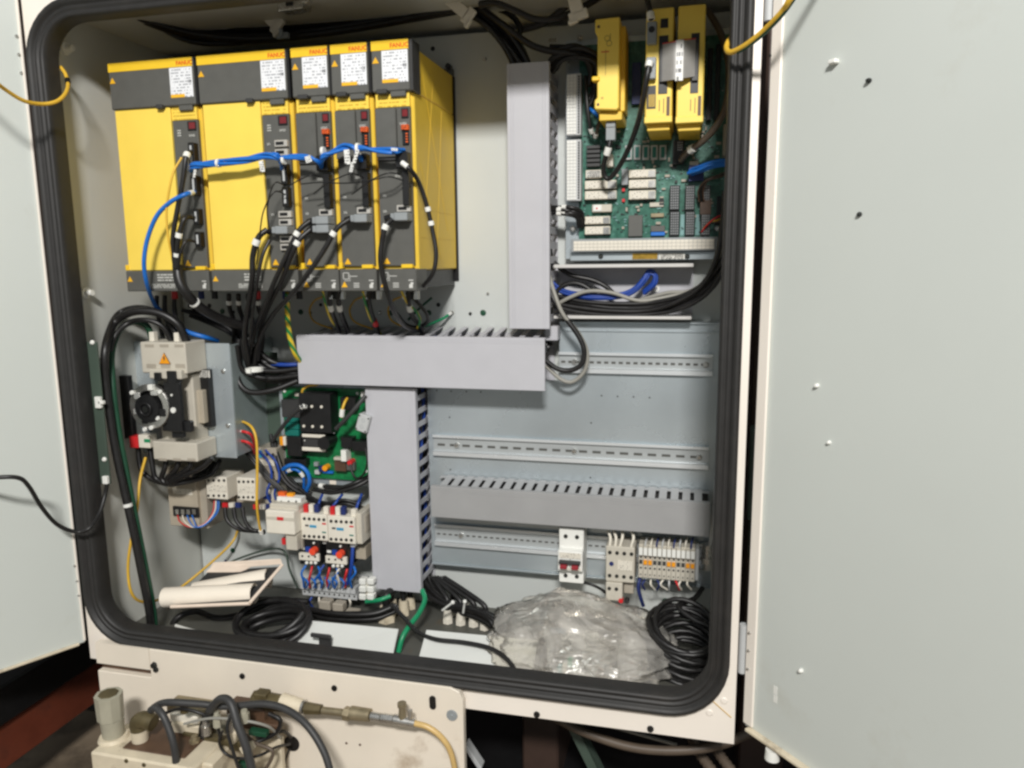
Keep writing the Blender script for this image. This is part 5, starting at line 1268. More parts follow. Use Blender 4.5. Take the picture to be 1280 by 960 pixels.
# ---------------------------------------------------------------- small green board
YS = -.055
x0, x1, z0, z1 = R(349, 485, 460, 598, YS)
sb = thing('power_board', 'small bright green circuit board crowded with black and teal parts', 'circuit board', ((x0 + x1) / 2, YS, z0))
part(sb, 'board', MB().box(x0 + .012, x1, YS, YS + .0018, z0, z1), 'pcb_bright')
part(sb, 'carrier_plate', MB().box(x0, x1 + .004, YS + .008, YS + .0098, z0 - .014, z1 + .004), 'zinc', .0005)
def sc_(name, a, b, c, d, hgt, mt, bev=.0006, par=None): return part(par or sb, name, MB().rb(a, b, c, d, YS - hgt, hgt - .0002), mt, bev)
blk = sc_('relay_block', 374, 492, 413, 541, .035, 'black_plastic', .0012)
for px, py in ((390, 508), (402, 508.5), (380, 532.5), (391, 533), (402.5, 533.5)):
    q = W(px, py, YS - .0352); part(blk, 'terminal_screw', MB().cyl(q, q + Vector((0, -.0015, 0)), .0028, .0026, 10), 'ivory')
sc_('heat_shield', 352, 500, 376, 522, .022, 'charcoal_dark'); 
for i in range(3): sc_('teal_terminal', 356, 520 + i * 8.6, 373, 528 + i * 8.6, .020, 'teal', .001)
s = sc_('driver_module', 376, 542, 408, 565, .024, 'black_plastic')
sc_('white_bar', 377.5, 543, 406, 547, .0262, 'ivory', .0005, s); sc_('white_bar', 377.5, 559.5, 406.5, 564, .0262, 'ivory', .0005, s)
sc_('printed_label', 379, 549, 404, 558, .0246, 'charcoal_dark', 0, s)
for px, py in ((381, 550.5), (403, 548.5), (403, 559)):
    q = W(px, py, YS - .0262); part(s, 'rivet', MB().cyl(q, q + Vector((0, -.001, 0)), .0012, .0012, 8), 'white')
sc_('capacitor_bank', 358, 546, 376, 571, .03, 'black_plastic', .002); sc_('yellow_tab', 349.5, 546, 353.5, 557, .02, 'amber'); sc_('white_tab', 353.6, 546, 357, 557, .02, 'ivory')
q = W(415, 549, YS); part(sb, 'capacitor', MB().cyl(q, q + Vector((0, -.035, 0)), .0125, .0125, 18), 'black_plastic', .001)
q = W(412, 541, YS - .02); part(sb, 'capacitor_band', MB().tube(spline([q + Vector((-.004, 0, 0)), q + Vector((.002, -.006, .003)), q + Vector((.010, 0, 0))], 5), .0012, 6), 'light_grey')
sc_('black_bar', 426, 547, 440, 560, .02, 'black_plastic'); sc_('black_bar', 440, 552, 460, 564, .022, 'black_plastic'); sc_('black_box', 425, 497, 444, 513, .02, 'black_plastic', .001)
sc_('plug_socket', 355, 574, 382, 582, .018, 'black_plastic')
for a, b, c, d, hh, mt in ((392, 578, 397, 583, .008, 'plug_grey'), (393, 588, 399, 593, .008, 'light_grey'), (398, 583, 403, 590, .01, 'navy'), (403, 589, 416, 592, .006, 'blue_cable'), (418, 577, 432, 589, .014, 'grime_brown'), (429, 578, 443, 588, .01, 'charcoal'),
                           (417, 572, 430, 575.5, .012, 'beige'), (426, 563, 432.5, 577, .022, 'white'), (368, 491.5, 376, 495.5, .006, 'beige'), (451, 490, 459, 500, .014, 'white')):
    sc_('component', a, b, c, d, hh, mt)
q = W(410, 583, YS); part(sb, 'yellow_capacitor', MB().cyl(q, q + Vector((0, -.014, 0)), .0058, .0055, 16), 'amber', .0006)
q = W(441.5, 576, YS); part(sb, 'red_button', MB().cyl(q, q + Vector((0, -.016, 0)), .0052, .005, 14), 'red', .0006)
for px, py in ((447, 491.5), (356, 489), (458, 589)):
    screw(sb, W(px, py, YS), .003, 'white')
for px, py in ((416, 603), (447, 604)):
    part(sb, 'carrier_label', MB().rb(px - 4, py - 2.4, px + 4, py + 2.4, YS + .0072, .0006), 'paper')
x0, x1, z0, z1 = R(440, 513, 466, 546, -.10)
c = Vector(((x0 + x1) / 2, -.10, (z0 + z1) / 2)); u = Vector((.90, 0, -.28)).normalized(); v = Vector((.28, 0, .90)).normalized()
t = solo('white_relay', MB().obox(c - u * .0115 - v * .0165, u * .023, v * .033, Vector((0, .022, 0))), 'light_grey', 'pale grey square relay tilted at the right edge of the small board', 'relay', bev=.0016)
for a, b in ((-.009, .013), (.009, .013), (-.009, -.013), (.009, -.013)):
    q = c + u * a + v * b; part(t, 'corner_hole', MB().cyl(q + Vector((0, -.0006, 0)), q + Vector((0, .001, 0)), .0016, .0016, 8), 'black_plastic')
for b in (.006, -.006): part(t, 'moulded_mark', MB().ring(c + v * b + Vector((0, -.0004, 0)), c + v * b + Vector((0, .0004, 0)), .0035, .0030, 12), 'plug_grey')
# loose leads over the small board
cable('board_lead', 'thick dark lead curling up left over the small green board', [(340, 552, -.07), (352, 535, -.09), (366, 518, -.11), (378, 508, -.115), (384, 510, -.1)], .0040, 'charcoal_dark', bands=[(.90, .012, 1.1)])
cable('board_lead', 'black lead slanting down from the top right of the small board', [(457, 494, -.09), (446, 508, -.1), (432, 524, -.105), (420, 536, -.1)], .0042, 'charcoal_dark', n=10)
cable('board_lead', 'yellow lead arching over the top edge of the small board', [(379, 496, -.08), (378, 488, -.085), (386, 482, -.085), (396, 481, -.08), (402, 476, -.06)], .0022, 'yellow_cable', 'wire')
cable('board_lead', 'yellow lead with white plug on the small board', [(427, 522, -.09), (428, 512, -.09), (431, 503, -.085), (434, 498, -.075)], .0026, 'yellow_cable', 'wire', bands=[(.22, .014, 1.9)])
cable('board_lead', 'blue wire loop at the lower left of the small board', [(352, 588, -.08), (362, 582, -.09), (374, 582, -.092), (384, 590, -.09), (387, 602, -.085), (383, 614, -.075)], .0042, 'blue_cable', 'wire')
cable('board_lead', 'second blue wire loop at the lower left of the small board', [(356, 592, -.075), (364, 587, -.085), (372, 588, -.085), (379, 596, -.08), (380, 610, -.07)], .0028, 'blue_cable', 'wire', bands=[(.25, .010, 1.4), (.6, .010, 1.4)])
bundle(3, 'board_lead', 'dark lead dropping off the lower left of the small board', [(340, 545, -.06), (346, 575, -.08), (356, 598, -.085), (372, 612, -.08), (388, 618, -.07)], .0042, 'black_cable', .006, 'dark leads at the lower left of the small board', seed=41)
cable('board_lead', 'black wire curling round the lower right corner of the small board', [(457, 560, -.08), (459, 578, -.085), (455, 592, -.085), (446, 598, -.08), (440, 590, -.075), (438, 580, -.07)], .0020, 'black_cable', 'wire')

# ---------------------------------------------------------------- wiring between drives and level duct
cable('earth_cable', 'thick yellow green striped earth cable at the left end of the level duct', [(360, 366, -.16), (359, 382, -.15), (360, 402, -.14), (363, 424, -.13), (369, 442, -.12), (376, 452, -.1)], .0048, 'earth', n=10)
for i, (px, lb) in enumerate(((401, 'earth wire dropping from the third drive'), (451, 'earth wire dropping from the fourth drive'), (499, 'earth wire dropping from the rightmost drive'))):
    cable('earth_wire', lb, [(px + 2, 362, -.17), (px + 6, 380, -.15), (px + 12, 398, -.12), (px + 22, 412, -.08), (px + 26, 420, -.06)] if i < 2 else [(px + 2, 362, -.17), (px + 10, 378, -.15), (px + 22, 390, -.13), (px + 26, 402, -.11), (px + 20, 414, -.08)], .0022, 'earth', 'wire')
    cable('earth_wire', lb + ', looping left to the plate', [(px + 2, 371, -.14), (px - 8, 376, -.06), (px - 14, 388, -.03), (px - 8, 402, -.04), (px + 14, 411, -.05)], .0018, 'yellow_cable', 'wire')
for i, (px, lb) in enumerate(((413, 'black lead with white tag below the third drive, left one'), (424, 'black lead with white tag below the third drive, right one'), (462, 'black lead with red sleeve below the fourth drive'), (512, 'black lead with white tag below the rightmost drive'))):
    cable('motor_lead', lb, [(px, 362, -.16), (px - 1, 376, -.15), (px + 3, 394, -.12), (px + (10 if i < 3 else 16), 412, -.08), (px + 12, 424, -.06)], .0045, 'black_cable', bands=[(.28 if i != 2 else .62, .016, 1.25)], band_mat='white' if i != 2 else 'red')
cable('motor_lead', 'black lead curling below the rightmost drive into the duct', [(510, 365, -.15), (522, 378, -.14), (533, 392, -.12), (534, 402, -.1), (524, 409, -.08), (508, 406, -.07), (496, 392, -.06)], .0034, 'black_cable')
cable('earth_wire', 'green wire with ring lug bolted right of the drives', [(564, 391, -.006), (554, 398, -.02), (538, 405, -.04), (520, 412, -.05)], .0026, 'green_cable', 'wire', bands=[(.05, .008, 1.2)])
cable('earth_wire', 'green wire strung behind the leads below the rightmost drive', [(540, 372, -.03), (525, 385, -.04), (510, 400, -.05)], .0024, 'green_dark', 'wire')
for i, px in enumerate((196, 206, 218)):
    cable('drive_lead', 'black lead under the leftmost drive terminals, %s' % ('left', 'middle', 'right')[i], [(px, 370, -.15), (px, 385, -.145), (px + 3, 402, -.14), (px + 8, 424, -.15)], .0040, 'black_cable', 'cable')
for i, px in enumerate((286, 298, 310, 322)):
    cable('drive_lead', 'black lead under the second drive terminals, %s' % ('first', 'second', 'third', 'fourth')[i], [(px, 368, -.15), (px + 1, 385, -.14), (px + 6, 402, -.12), (px + 6, 430, -.1), (px + 2, 455, -.09)], .0042, 'black_cable', 'cable', bands=[(.10, .008, 1.25)])
bundle(6, 'duct_feed', 'black cable feeding the left end of the level duct', [(305, 430, -.12), (309, 455, -.11), (325, 468, -.1), (350, 470, -.09), (385, 466, -.08)], .0050, 'black_cable', .013, 'black cables feeding the level duct', seed=51)
bundle(6, 'duct_feed', 'black cable running under the wide drives to the level duct', [(238, 386, -.10), (268, 398, -.10), (296, 412, -.10), (316, 436, -.10), (340, 456, -.09), (380, 462, -.08)], .0050, 'black_cable', .015, 'black cables under the wide drives', seed=52)
cable('duct_feed', 'black cable hanging in a bow left of the level duct', [(299, 424, -.11), (296, 450, -.115), (298, 476, -.12), (312, 490, -.12), (340, 488, -.11), (372, 476, -.09)], .0055, 'black_cable', n=10)
cable('duct_feed', 'blue cable feeding the left end of the level duct', [(340, 455, -.09), (358, 456, -.09), (380, 455, -.08)], .004, 'blue_dark')
p = W(318, 462, -.14); solo('cable_tie', MB().ring(p + Vector((0, 0, -.003)), p + Vector((0, 0, .003)), .016, .0135, 18).box(p.x - .004, p.x + .004, p.y - .020, p.y - .0145, p.z - .004, p.z + .004), 'white', 'white cable tie around the black bundle left of the level duct', 'cable tie')

# ================================================================ cabinet floor
ZF = IZ0
def gplate(label, tl, tr, bl_, br, Yt, Yb):
    a, b, c, d = W(*tl, Yt), W(*tr, Yt), W(*br, Yb), W(*bl_, Yb)
    nrm = (b - a).cross(d - a).normalized()
    if nrm.y > 0: nrm = -nrm
    vs = [a, b, c, d] + [p - nrm * .003 for p in (a, b, c, d)]
    m = MB().add(vs, [(3, 2, 1, 0), (4, 5, 6, 7), (0, 1, 5, 4), (1, 2, 6, 5), (2, 3, 7, 6), (3, 0, 4, 7)])
    return solo('gland_cover', m, 'gland_plate', label, 'cover plate', 'sloping cover plates on the cabinet floor', bev=.0006)
g1 = gplate('left sloping pale cover plate with a dark bracket', (383, 775), (498, 786), (362, 822), (488, 832), -.20, -.262)
g2 = gplate('right sloping pale cover plate crossed by a black wire', (533, 787), (672, 800), (520, 834), (664, 852), -.20, -.262)
a = W(402, 797, -.236)
part(g1, 'dark_bracket', MB().box(a.x - .002, a.x + .022, a.y - .008, a.y - .004, a.z - .022, a.z + .010).box(a.x - .014, a.x + .022, a.y - .014, a.y - .0085, a.z + .006, a.z + .013), 'charcoal_dark', .001)
cable('floor_wire', 'black wire snaking over the right pale cover plate', [(490, 757, -.16), (505, 772, -.18), (522, 790, -.2), (545, 799, -.222), (580, 803, -.224), (612, 810, -.232), (634, 824, -.25), (648, 845, -.27)], .0038, 'black_cable')
cable('earth_cable', 'bright green earth cable dropping behind the left cover plate', [(528, 738, -.10), (531, 750, -.12), (524, 766, -.15), (512, 782, -.18), (503, 797, -.2), (498, 815, -.21)], .0048, 'green_cable', n=10, k=8)
cable('earth_cable', 'short green cable passing left under the duct', [(488, 745, -.1), (474, 750, -.11), (458, 752, -.1)], .0042, 'green_cable', n=10)
def gland(label, px, py, z, r, hgt, mt, cablemt, top):
    c = F(px, py, z); t = thing('cable_gland', label, 'cable gland', (c.x, c.y, z), 'cable glands on the cabinet floor')
    part(t, 'nut', MB().cyl(c, c + zz * hgt * .35, r * 1.15, r * 1.15, 6, smooth=False), mt, .0006)
    part(t, 'body', MB().cyl(c + zz * hgt * .36, c + zz * hgt, r, r * .85, 14), mt, .0006)
    part(t, 'cable', MB().tube(spline([c + zz * hgt * 1.002, c + zz * (hgt + .02), (c + top) / 2 + zz * .025, top], 6), r * .55, 10), cablemt)
for i, (px, py, r, h_) in enumerate(((484, 776, .015, .030), (489, 766, .013, .026), (505, 768, .010, .03), (513, 760, .010, .024))):
    gland('pale cable gland with thick black cable, %s' % ('frontmost of four below the lower duct', 'behind the frontmost below the lower duct', 'slim one beside the green cable', 'slim one furthest back below the lower duct')[i], px, py, ZF + .001, r, h_, 'grimy_cream', 'black_cable', W(500 + i * 6, 728, -.06))
for i in range(6):
    px, py = ((560, 778), (576, 780), (592, 782), (566, 768), (582, 770), (606, 786))[i]
    gland('nickel cable gland in the cluster behind the right cover plate', px, py, ZF + .001, .0088, .026, 'ivory', 'black_cable', W(540 + i * 3, 722, -.05))
for i, (a, b) in enumerate((((553, 763), (566, 753)), ((579, 766), (581, 752)))):
    solo('tie_end', MB().tube([W(*a, -.13), W(*b, -.14)], .0022, 6).ball(W(*b, -.14), .0038), 'white', '%s white tie end sticking up from the gland cluster' % ('left', 'right')[i], 'cable tie')
bundle(5, 'floor_cable', 'black cable running from the lower duct to the right gland cluster', [(528, 715, -.03), (535, 735, -.05), (560, 755, -.08), (595, 765, -.1), (618, 778, -.12), (622, 800, -.13)], .0055, 'black_cable', .012, 'black cables behind the gland cluster', seed=61)
bundle(4, 'floor_cable', 'black cable lying on the floor below the terminal row', [(385, 765, -.12), (410, 770, -.13), (440, 772, -.13), (470, 770, -.12), (495, 760, -.1)], .0050, 'black_cable', .010, 'black cables on the floor below the terminal row', seed=62)
solo('debris', MB().rb(398, 752, 412, 764, -.12, .02).rb(415, 755, 428, 766, -.115, .02).rb(430, 765, 446, 774, -.12, .02), 'beige_dark', 'small beige clamp pieces below the grey terminal row', 'clamp', bev=.002)

# papers
def roll(label, a, b, r, group='rolled drawings on the cabinet floor'):
    a, b = Vector(a), Vector(b); d = (b - a).normalized()
    t = thing('rolled_paper', label, 'paper roll', a, group)
    m = MB(); N = 40; up = d.orthogonal().normalized(); bb = d.cross(up); vs = []
    for i in range(N + 1):
        th = 2 * math.pi * 2.2 * i / N; rr = r * (1 - .16 * i / N)
        o_ = (up * math.cos(th) + bb * math.sin(th)) * rr
        vs += [a + o_, b + o_]
    m.add(vs, [(i * 2, i * 2 + 1, i * 2 + 3, i * 2 + 2) for i in range(N)], True)
    part(t, 'sheet', m, 'paper')
    return t
roll('front rolled drawing in the open folder, its end towards the coil', W(206, 747, -.24), W(318, 742, -.22), .0185)
roll('rear rolled drawing in the open folder, slightly higher', W(244, 740, -.20), W(336, 723, -.175), .0185)
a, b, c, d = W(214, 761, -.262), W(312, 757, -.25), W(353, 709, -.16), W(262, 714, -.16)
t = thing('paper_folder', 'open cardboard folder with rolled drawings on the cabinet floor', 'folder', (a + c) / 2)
def slab(p, q, r_, s, th):
    return MB().add([p, q, r_, s] + [x + zz * th for x in (p, q, r_, s)], [(3, 2, 1, 0), (4, 5, 6, 7), (0, 1, 5, 4), (1, 2, 6, 5), (2, 3, 7, 6), (3, 0, 4, 7)])
part(t, 'shaded_base', slab(a, b, c, d, .0012), 'charcoal_dark')  # folder base coloured dark for the shadow between the rolls
part(t, 'front_edge', MB().tube([a + zz * .004, b + zz * .004], .0034, 6), 'paper_edge'); part(t, 'right_edge', MB().tube([b + zz * .0045, c + zz * .0045], .0034, 6), 'paper_edge')
part(t, 'rear_flap', slab(d + zz * .002, c + zz * .006, c + Vector((-.01, .012, .010)), d + Vector((0, .012, .012)), .001), 'paper_edge')
part(t, 'inner_sheet', slab(W(262, 735, -.2), W(330, 726, -.18), W(340, 714, -.165), W(266, 718, -.165), .0015), 'paper')
part(t, 'inner_sheet', slab(W(258, 722, -.165) + zz * .01, W(300, 724, -.17) + zz * .012, W(318, 714, -.155) + zz * .012, W(270, 712, -.155) + zz * .012, .0015), 'paper_edge')

# cable coils
def coil(label, c, rx, ry, turns, hgt, r, seed, tilt=(0, 0), wob=.10, start=None):
    rnd = random.Random(seed); pts = []; n_ = 22
    for i in range(int(turns * n_) + 1):
        a_ = 2 * math.pi * i / n_; k_ = i / n_
        w_ = 1 + wob * math.sin(k_ * 2.3 + seed) + .5 * wob * math.sin(k_ * 7.1)
        x = math.cos(a_) * rx * w_; y = math.sin(a_) * ry * w_
        z = hgt * (k_ / turns) + .006 * math.sin(k_ * 5.3 + a_ * .5)
        pts.append(Vector(c) + Vector((x + .004 * math.sin(k_ * 3.1), y, z + tilt[0] * x + tilt[1] * y)))
    if start: pts = spline(start + [pts[0]], 6)[:-1] + pts
    return solo('cable_coil', MB().tube(pts, r, 8), 'black_cable', label, 'cable coil', loc=c)
cR = F(856, 836, ZF)
coil('neat coil of black cable at the right of the cabinet floor', cR + zz * .006, .056, .048, 15, .074, .0045, 3, tilt=(-.08, .42), wob=.05, start=[W(878, 735, -.05), W(868, 748, -.08), W(848, 758, -.11), W(868, 775, -.13), W(893, 790, -.14)])
cL = F(344, 800, ZF)
coil('untidy coil of black cable in front of the folder', cL + zz * .012, .062, .036, 6, .034, .0066, 8, tilt=(.18, .42))
cable('floor_cable', 'thick black cable lying behind the untidy coil', [(212, 790, -.2), (222, 772, -.19), (245, 764, -.17), (270, 772, -.17), (300, 768, -.15), (350, 752, -.12), (385, 752, -.11)], .0062, 'black_cable', n=10)
cable('floor_cable', 'black cable draping over the left cover plate end', [(300, 752, -.13), (340, 750, -.14), (372, 760, -.16), (382, 778, -.19), (372, 800, -.23), (352, 822, -.25)], .0068, 'black_cable', n=10)
cable('white_hose', 'thin white tube on the floor below the folder', [(220, 782, -.21), (240, 788, -.225), (262, 792, -.23), (282, 794, -.235)], .003, 'white', 'hose')
cable('loop_cable', 'black cable rising from behind the breaker to the beige contactor', [(725, 727, -.06), (740, 731, -.065), (752, 737, -.06), (762, 745, -.05)], .0028, 'black_cable')

# crumpled plastic bag
from mathutils import noise as mn
rnd = random.Random(17)
bx0, bx1 = W(628, 800, -.17).x, W(828, 800, -.17).x
PXR = W(672, 800, -.20).x + .008; PZ0, PZ1 = W(672, 800, -.20).z, W(664, 852, -.262).z
m = MB(); NU, NV = 92, 58; vs = []
cx, cy, cz = (bx0 + bx1) / 2 - .004, -.16, ZF + .026
for j in range(NV + 1):
    v_ = j / NV; th = math.pi * v_
    for i in range(NU):
        ph = 2 * math.pi * i / NU
        d_ = Vector((math.sin(th) * math.cos(ph), math.sin(th) * math.sin(ph), math.cos(th)))
        crease = 1.0 - abs(mn.noise(d_ * 1.6 + Vector((3.1, 0, 0)))) * .26 - abs(mn.noise(d_ * 3.4)) * .14 - abs(mn.noise(d_ * 8.0)) * .03
        sq = Vector((abs(d_.x) ** .8 * math.copysign(1, d_.x), abs(d_.y) ** .8 * math.copysign(1, d_.y), d_.z))
        p = Vector((cx + sq.x * (bx1 - bx0) * .64 * crease, cy + sq.y * .118 * crease, cz + sq.z * .060 * crease))
        p.z += .014 * math.sin((p.x - bx0) * 14) * max(0, d_.z) + .22 * (p.y - cy) * max(0, d_.z)
        p.y = min(p.y, -.03 + .01 * mn.noise(p * 20)); zmin = ZF + .002 + .002 * mn.noise(p * 40)
        if p.x < PXR: zmin = max(zmin, PZ1 + (PZ0 - PZ1) * max(0, min(1, (p.y + .262) / .062)) + .004)
        p.z = max(p.z, zmin)
        vs.append(p)
fs = []
for j in range(NV):
    for i in range(NU): q4 = (j * NU + i, (j + 1) * NU + i, (j + 1) * NU + (i + 1) % NU, j * NU + (i + 1) % NU); fs += [(q4[0], q4[1], q4[2]), (q4[0], q4[2], q4[3])] if (i + j) % 2 else [(q4[0], q4[1], q4[3]), (q4[1], q4[2], q4[3])]
m.add(vs, fs, True)
solo('plastic_bag', m, 'film', 'crumpled clear plastic bag lying on the cabinet floor', 'plastic bag', loc=(cx, cy, ZF))
t = thing('spare_parts', 'small spare parts and blue strip inside the clear plastic bag', 'spare parts', (cx, cy, ZF))
part(t, 'blue_band', MB().obox((cx - .08, cy + .032, ZF + .0262), (.052, 0, .002), (0, .009, .0054), (0, -.001, .001)), 'plug_grey')
for a, b, mt in ((700, 838, 'teal_pale'), (706, 836, 'ivory'), (713, 829, 'green_cable')):
    q = W(a, b, -.245); part(t, 'connector', MB().box(q.x - .004, q.x + .003, q.y, q.y + .01, q.z - .008, q.z + .006), mt, .0006)

# ================================================================ cables below the cabinet roof
G = 'black cables slung below the cabinet roof'
LB = 'black cable in the bunch slung below the cabinet roof'
bundle(9, 'roof_cable', LB, [(150, 2, -.20), (190, 20, -.16), (240, 36, -.11), (310, 42, -.09), (390, 36, -.08), (470, 24, -.08), (540, 10, -.08), (590, 2, -.08)], .0062, 'black_cable', .020, G, seed=71, k=7)
bundle(3, 'roof_cable', 'black cable sagging lowest above the wide drives', [(186, 12, -.15), (205, 34, -.12), (240, 50, -.1), (285, 53, -.09), (340, 46, -.08), (400, 34, -.07)], .0050, 'black_cable', .006, 'sagging cables above the wide drives', seed=72)
bundle(7, 'duct_feed', 'black cable fanning from the roof clip into the upper upright duct', [(560, 2, -.09), (588, 12, -.09), (612, 28, -.085), (632, 50, -.08), (648, 76, -.075), (656, 98, -.07)], .0052, 'black_cable', .014, 'black cables fanning into the upper duct', seed=73)
cable('roof_cable', 'single black cable curving from the fan to the board bunch', [(600, 10, -.1), (625, 28, -.1), (648, 46, -.09), (668, 58, -.085), (690, 64, -.08), (712, 66, -.08)], .0055, 'black_cable', n=10)
cable('roof_cable', 'black cable bowing along the roof towards the yellow modules', [(600, 6, -.12), (620, 4, -.13), (645, 14, -.12), (670, 24, -.11), (700, 22, -.1), (730, 8, -.09), (760, -10, -.08)], .0055, 'black_cable', n=10)
cable('roof_cable', 'dark grey cable crossing behind the roof cables at right', [(650, 38, -.05), (672, 32, -.05), (690, 22, -.05), (712, 4, -.05), (730, -12, -.05)], .0055, 'charcoal_dark', n=10)
cable('roof_cable', 'black cable hooking down beside the fan of cables', [(604, 8, -.06), (625, 12, -.06), (642, 22, -.06), (650, 36, -.06), (645, 48, -.06), (632, 44, -.06)], .0050, 'black_cable', n=10)
bundle(8, 'board_feed', 'black cable in the bunch between upper duct and green board', [(688, 86, -.06), (698, 72, -.07), (718, 66, -.075), (738, 72, -.07), (745, 86, -.06), (742, 104, -.055)], .0046, 'black_cable', .011, 'black cables bunched at the board top', seed=74)
bundle(3, 'board_feed', 'black cable lying behind the single yellow module', [(690, 62, -.05), (715, 62, -.05), (740, 75, -.05), (745, 110, -.05), (738, 130, -.05)], .0040, 'black_cable', .008, 'cables behind the single yellow module', seed=75)
cable('earth_wire', 'thin green wire beside the cables entering the upper duct', [(650, 52, -.04), (657, 64, -.04), (663, 78, -.04)], .0016, 'green_paint', 'wire')
def tiemount(label, a, b, Y, w_, mt='ivory'):
    p, q = W(*a, Y), W(*b, Y); d_ = (q - p).normalized(); s_ = Vector((-d_.z, 0, d_.x)) * w_
    t = solo('cable_clamp', MB().obox(p - s_ / 2, q - p, s_, Vector((0, .004, 0))), mt, label, 'cable clamp', 'plastic clamps on the roof cables', bev=.0012)
    part(t, 'tie_head', MB().obox(q - s_ * .75 - d_ * .004, d_ * .014, s_ * 1.5, Vector((0, .008, 0))).obox(q - s_ * .9 + d_ * .006, d_ * .006, s_ * .8, Vector((0, .010, 0))), mt, .0015)
    return t
tiemount('ivory plastic clamp on roof cables above the second drive', (322, 8), (344, 30), -.125, .020)
tiemount('ivory plastic clamp on roof cables where they fan out', (555, -6), (583, 18), -.125, .018)
tiemount('ivory plastic clamp hanging from the roof by the single yellow module', (716, -8), (722, 16), -.13, .020)
q = W(352, 44, -.12); solo('cable_tie', MB().box(q.x - .012, q.x + .012, q.y, q.y + .008, q.z - .005, q.z + .005).box(q.x - .004, q.x + .004, q.y - .004, q.y - .0002, q.z - .002, q.z + .010), 'plug_grey', 'translucent tie head below the roof cables above the second drive', 'cable tie', bev=.0015)
a = W(347, 14, -.20); b = W(378, 10, -.20)
t = thing('roof_bracket', 'small bright metal bracket at the roof above the drives', 'bracket', (a + b) / 2)
part(t, 'plate', MB().obox(a, b - a, Vector((0, .002, .024)), Vector((0, .03, .002))), 'steel', .001)
part(t, 'slot', MB().obox(a.lerp(b, .35) + Vector((0, -.0012, .006)), (b - a) * .28, Vector((0, .0006, .009)), Vector((0, .001, 0))), 'black_plastic')
q = W(386, 2, -.21); part(t, 'bolt', MB().cyl(q, q + Vector((0, -.012, 0)), .007, .007, 6, smooth=False), 'chrome', .0006)
for px, py in ((148, 11), (105, 8)):
    q = W(px, py, -.25); solo('roof_screw', MB().cyl(q, q + Vector((0, .006, 0)), .004, .004, 8).cyl(q + Vector((0, .0062, 0)), q + Vector((0, .012, 0)), .003, .003, 8), 'dark_metal', 'dark screw end in the roof corner, %s' % ('right one' if px > 120 else 'left one'), 'screw')

# ================================================================ pneumatics in front of the lower panel
YN = -.43
t = thing('air_filter', 'grimy grey filter bowl standing at the left of the manifold', 'filter', W(146, 935, YN))
c = W(142, 918, YN); r = .019
top = W(141, 868, YN)
part(t, 'bowl', MB().cyl((c.x, c.y, c.z), (c.x, c.y, W(141, 898, YN).z), r * .86, r * .95, 18), 'grimy_grey', .001)
part(t, 'hex_cap', MB().cyl((c.x - .002, c.y, W(141, 897.5, YN).z), (c.x - .002, c.y, top.z), r * 1.05, r * 1.12, 8, smooth=False), 'grimy_grey', .0012)
part(t, 'cap_recess', MB().cyl((c.x - .002, c.y, top.z + .0002), (c.x - .002, c.y, top.z + .0012), r * .8, r * .78, 8, smooth=False), 'olive')
part(t, 'collar', MB().cyl((c.x, c.y, c.z - .006), (c.x, c.y, c.z - .0003), r * 1.25, r * 1.1, 18), 'grimy_cream', .001)
mf = thing('manifold', 'cream coated valve manifold block along the bottom edge', 'manifold', W(200, 975, YN))
a = W(112, 940, -.47)
part(mf, 'block', MB().box(W(112, 940, -.47).x, W(240, 940, -.47).x, -.47, -.39, a.z - .14, a.z), 'grimy_cream', .003)
part(mf, 'side_block', MB().box(W(241, 935, -.44).x + .001, W(268, 935, -.44).x, -.45, -.36, a.z - .14, a.z - .004), 'grimy_cream', .003)
part(mf, 'top_plate', MB().box(W(160, 930, -.44).x, W(236, 930, -.44).x, -.452, -.375, a.z + .0003, a.z + .003), 'grime_brown', .001)
for px, py in ((158, 951), (180, 956)):
    q = W(px, py, -.4702); part(mf, 'screw', MB().cyl(q, q + Vector((0, -.0015, 0)), .0035, .003, 10), 'olive')
c = W(177, 940, -.43)
t = thing('elbow_fitting', 'cream elbow fitting screwed into the manifold beside the filter', 'fitting', c)
part(t, 'base_nut', MB().cyl(c, c + zz * .016, .014, .014, 6, smooth=False), 'grimy_cream', .001)
part(t, 'brass_ring', MB().cyl(c + zz * .0163, c + zz * .021, .010, .010, 14), 'steel', .0005)
part(t, 'neck', MB().cyl(c + zz * .0213, c + zz * .040, .0125, .0135, 14), 'grimy_cream', .001)
part(t, 'elbow', MB().tube(spline([c + zz * .0403, c + zz * .052, c + Vector((.012, 0, .058)), c + Vector((.028, 0, .055))], 6), .0135, 14), 'olive')
cable('air_hose', 'black air hose arching right from the elbow fitting', [(188, 888, -.43), (200, 880, -.43), (215, 878, -.43), (250, 880, -.42), (285, 883, -.41), (330, 880, -.40), (360, 888, -.40), (385, 908, -.41), (405, 940, -.42), (416, 975, -.43)], .0056, 'charcoal_dark', 'hose', n=12, k=8)
cable('air_hose', 'black air hose bending down beside the elbow fitting', [(192, 884, -.44), (201, 890, -.45), (210, 908, -.455), (218, 935, -.46), (222, 975, -.46)], .0056, 'charcoal_dark', 'hose', n=12)
cable('air_hose', 'dark hose arching and dropping at the middle of the fittings', [(262, 888, -.42), (275, 874, -.425), (288, 878, -.43), (297, 905, -.44), (308, 935, -.445), (318, 975, -.45)], .0064, 'charcoal_dark', 'hose', n=12)
cable('air_hose', 'black hose dropping straight behind the fittings', [(264, 888, -.40), (256, 902, -.40), (254, 925, -.40), (256, 960, -.40)], .0075, 'black_cable', 'hose', n=12)
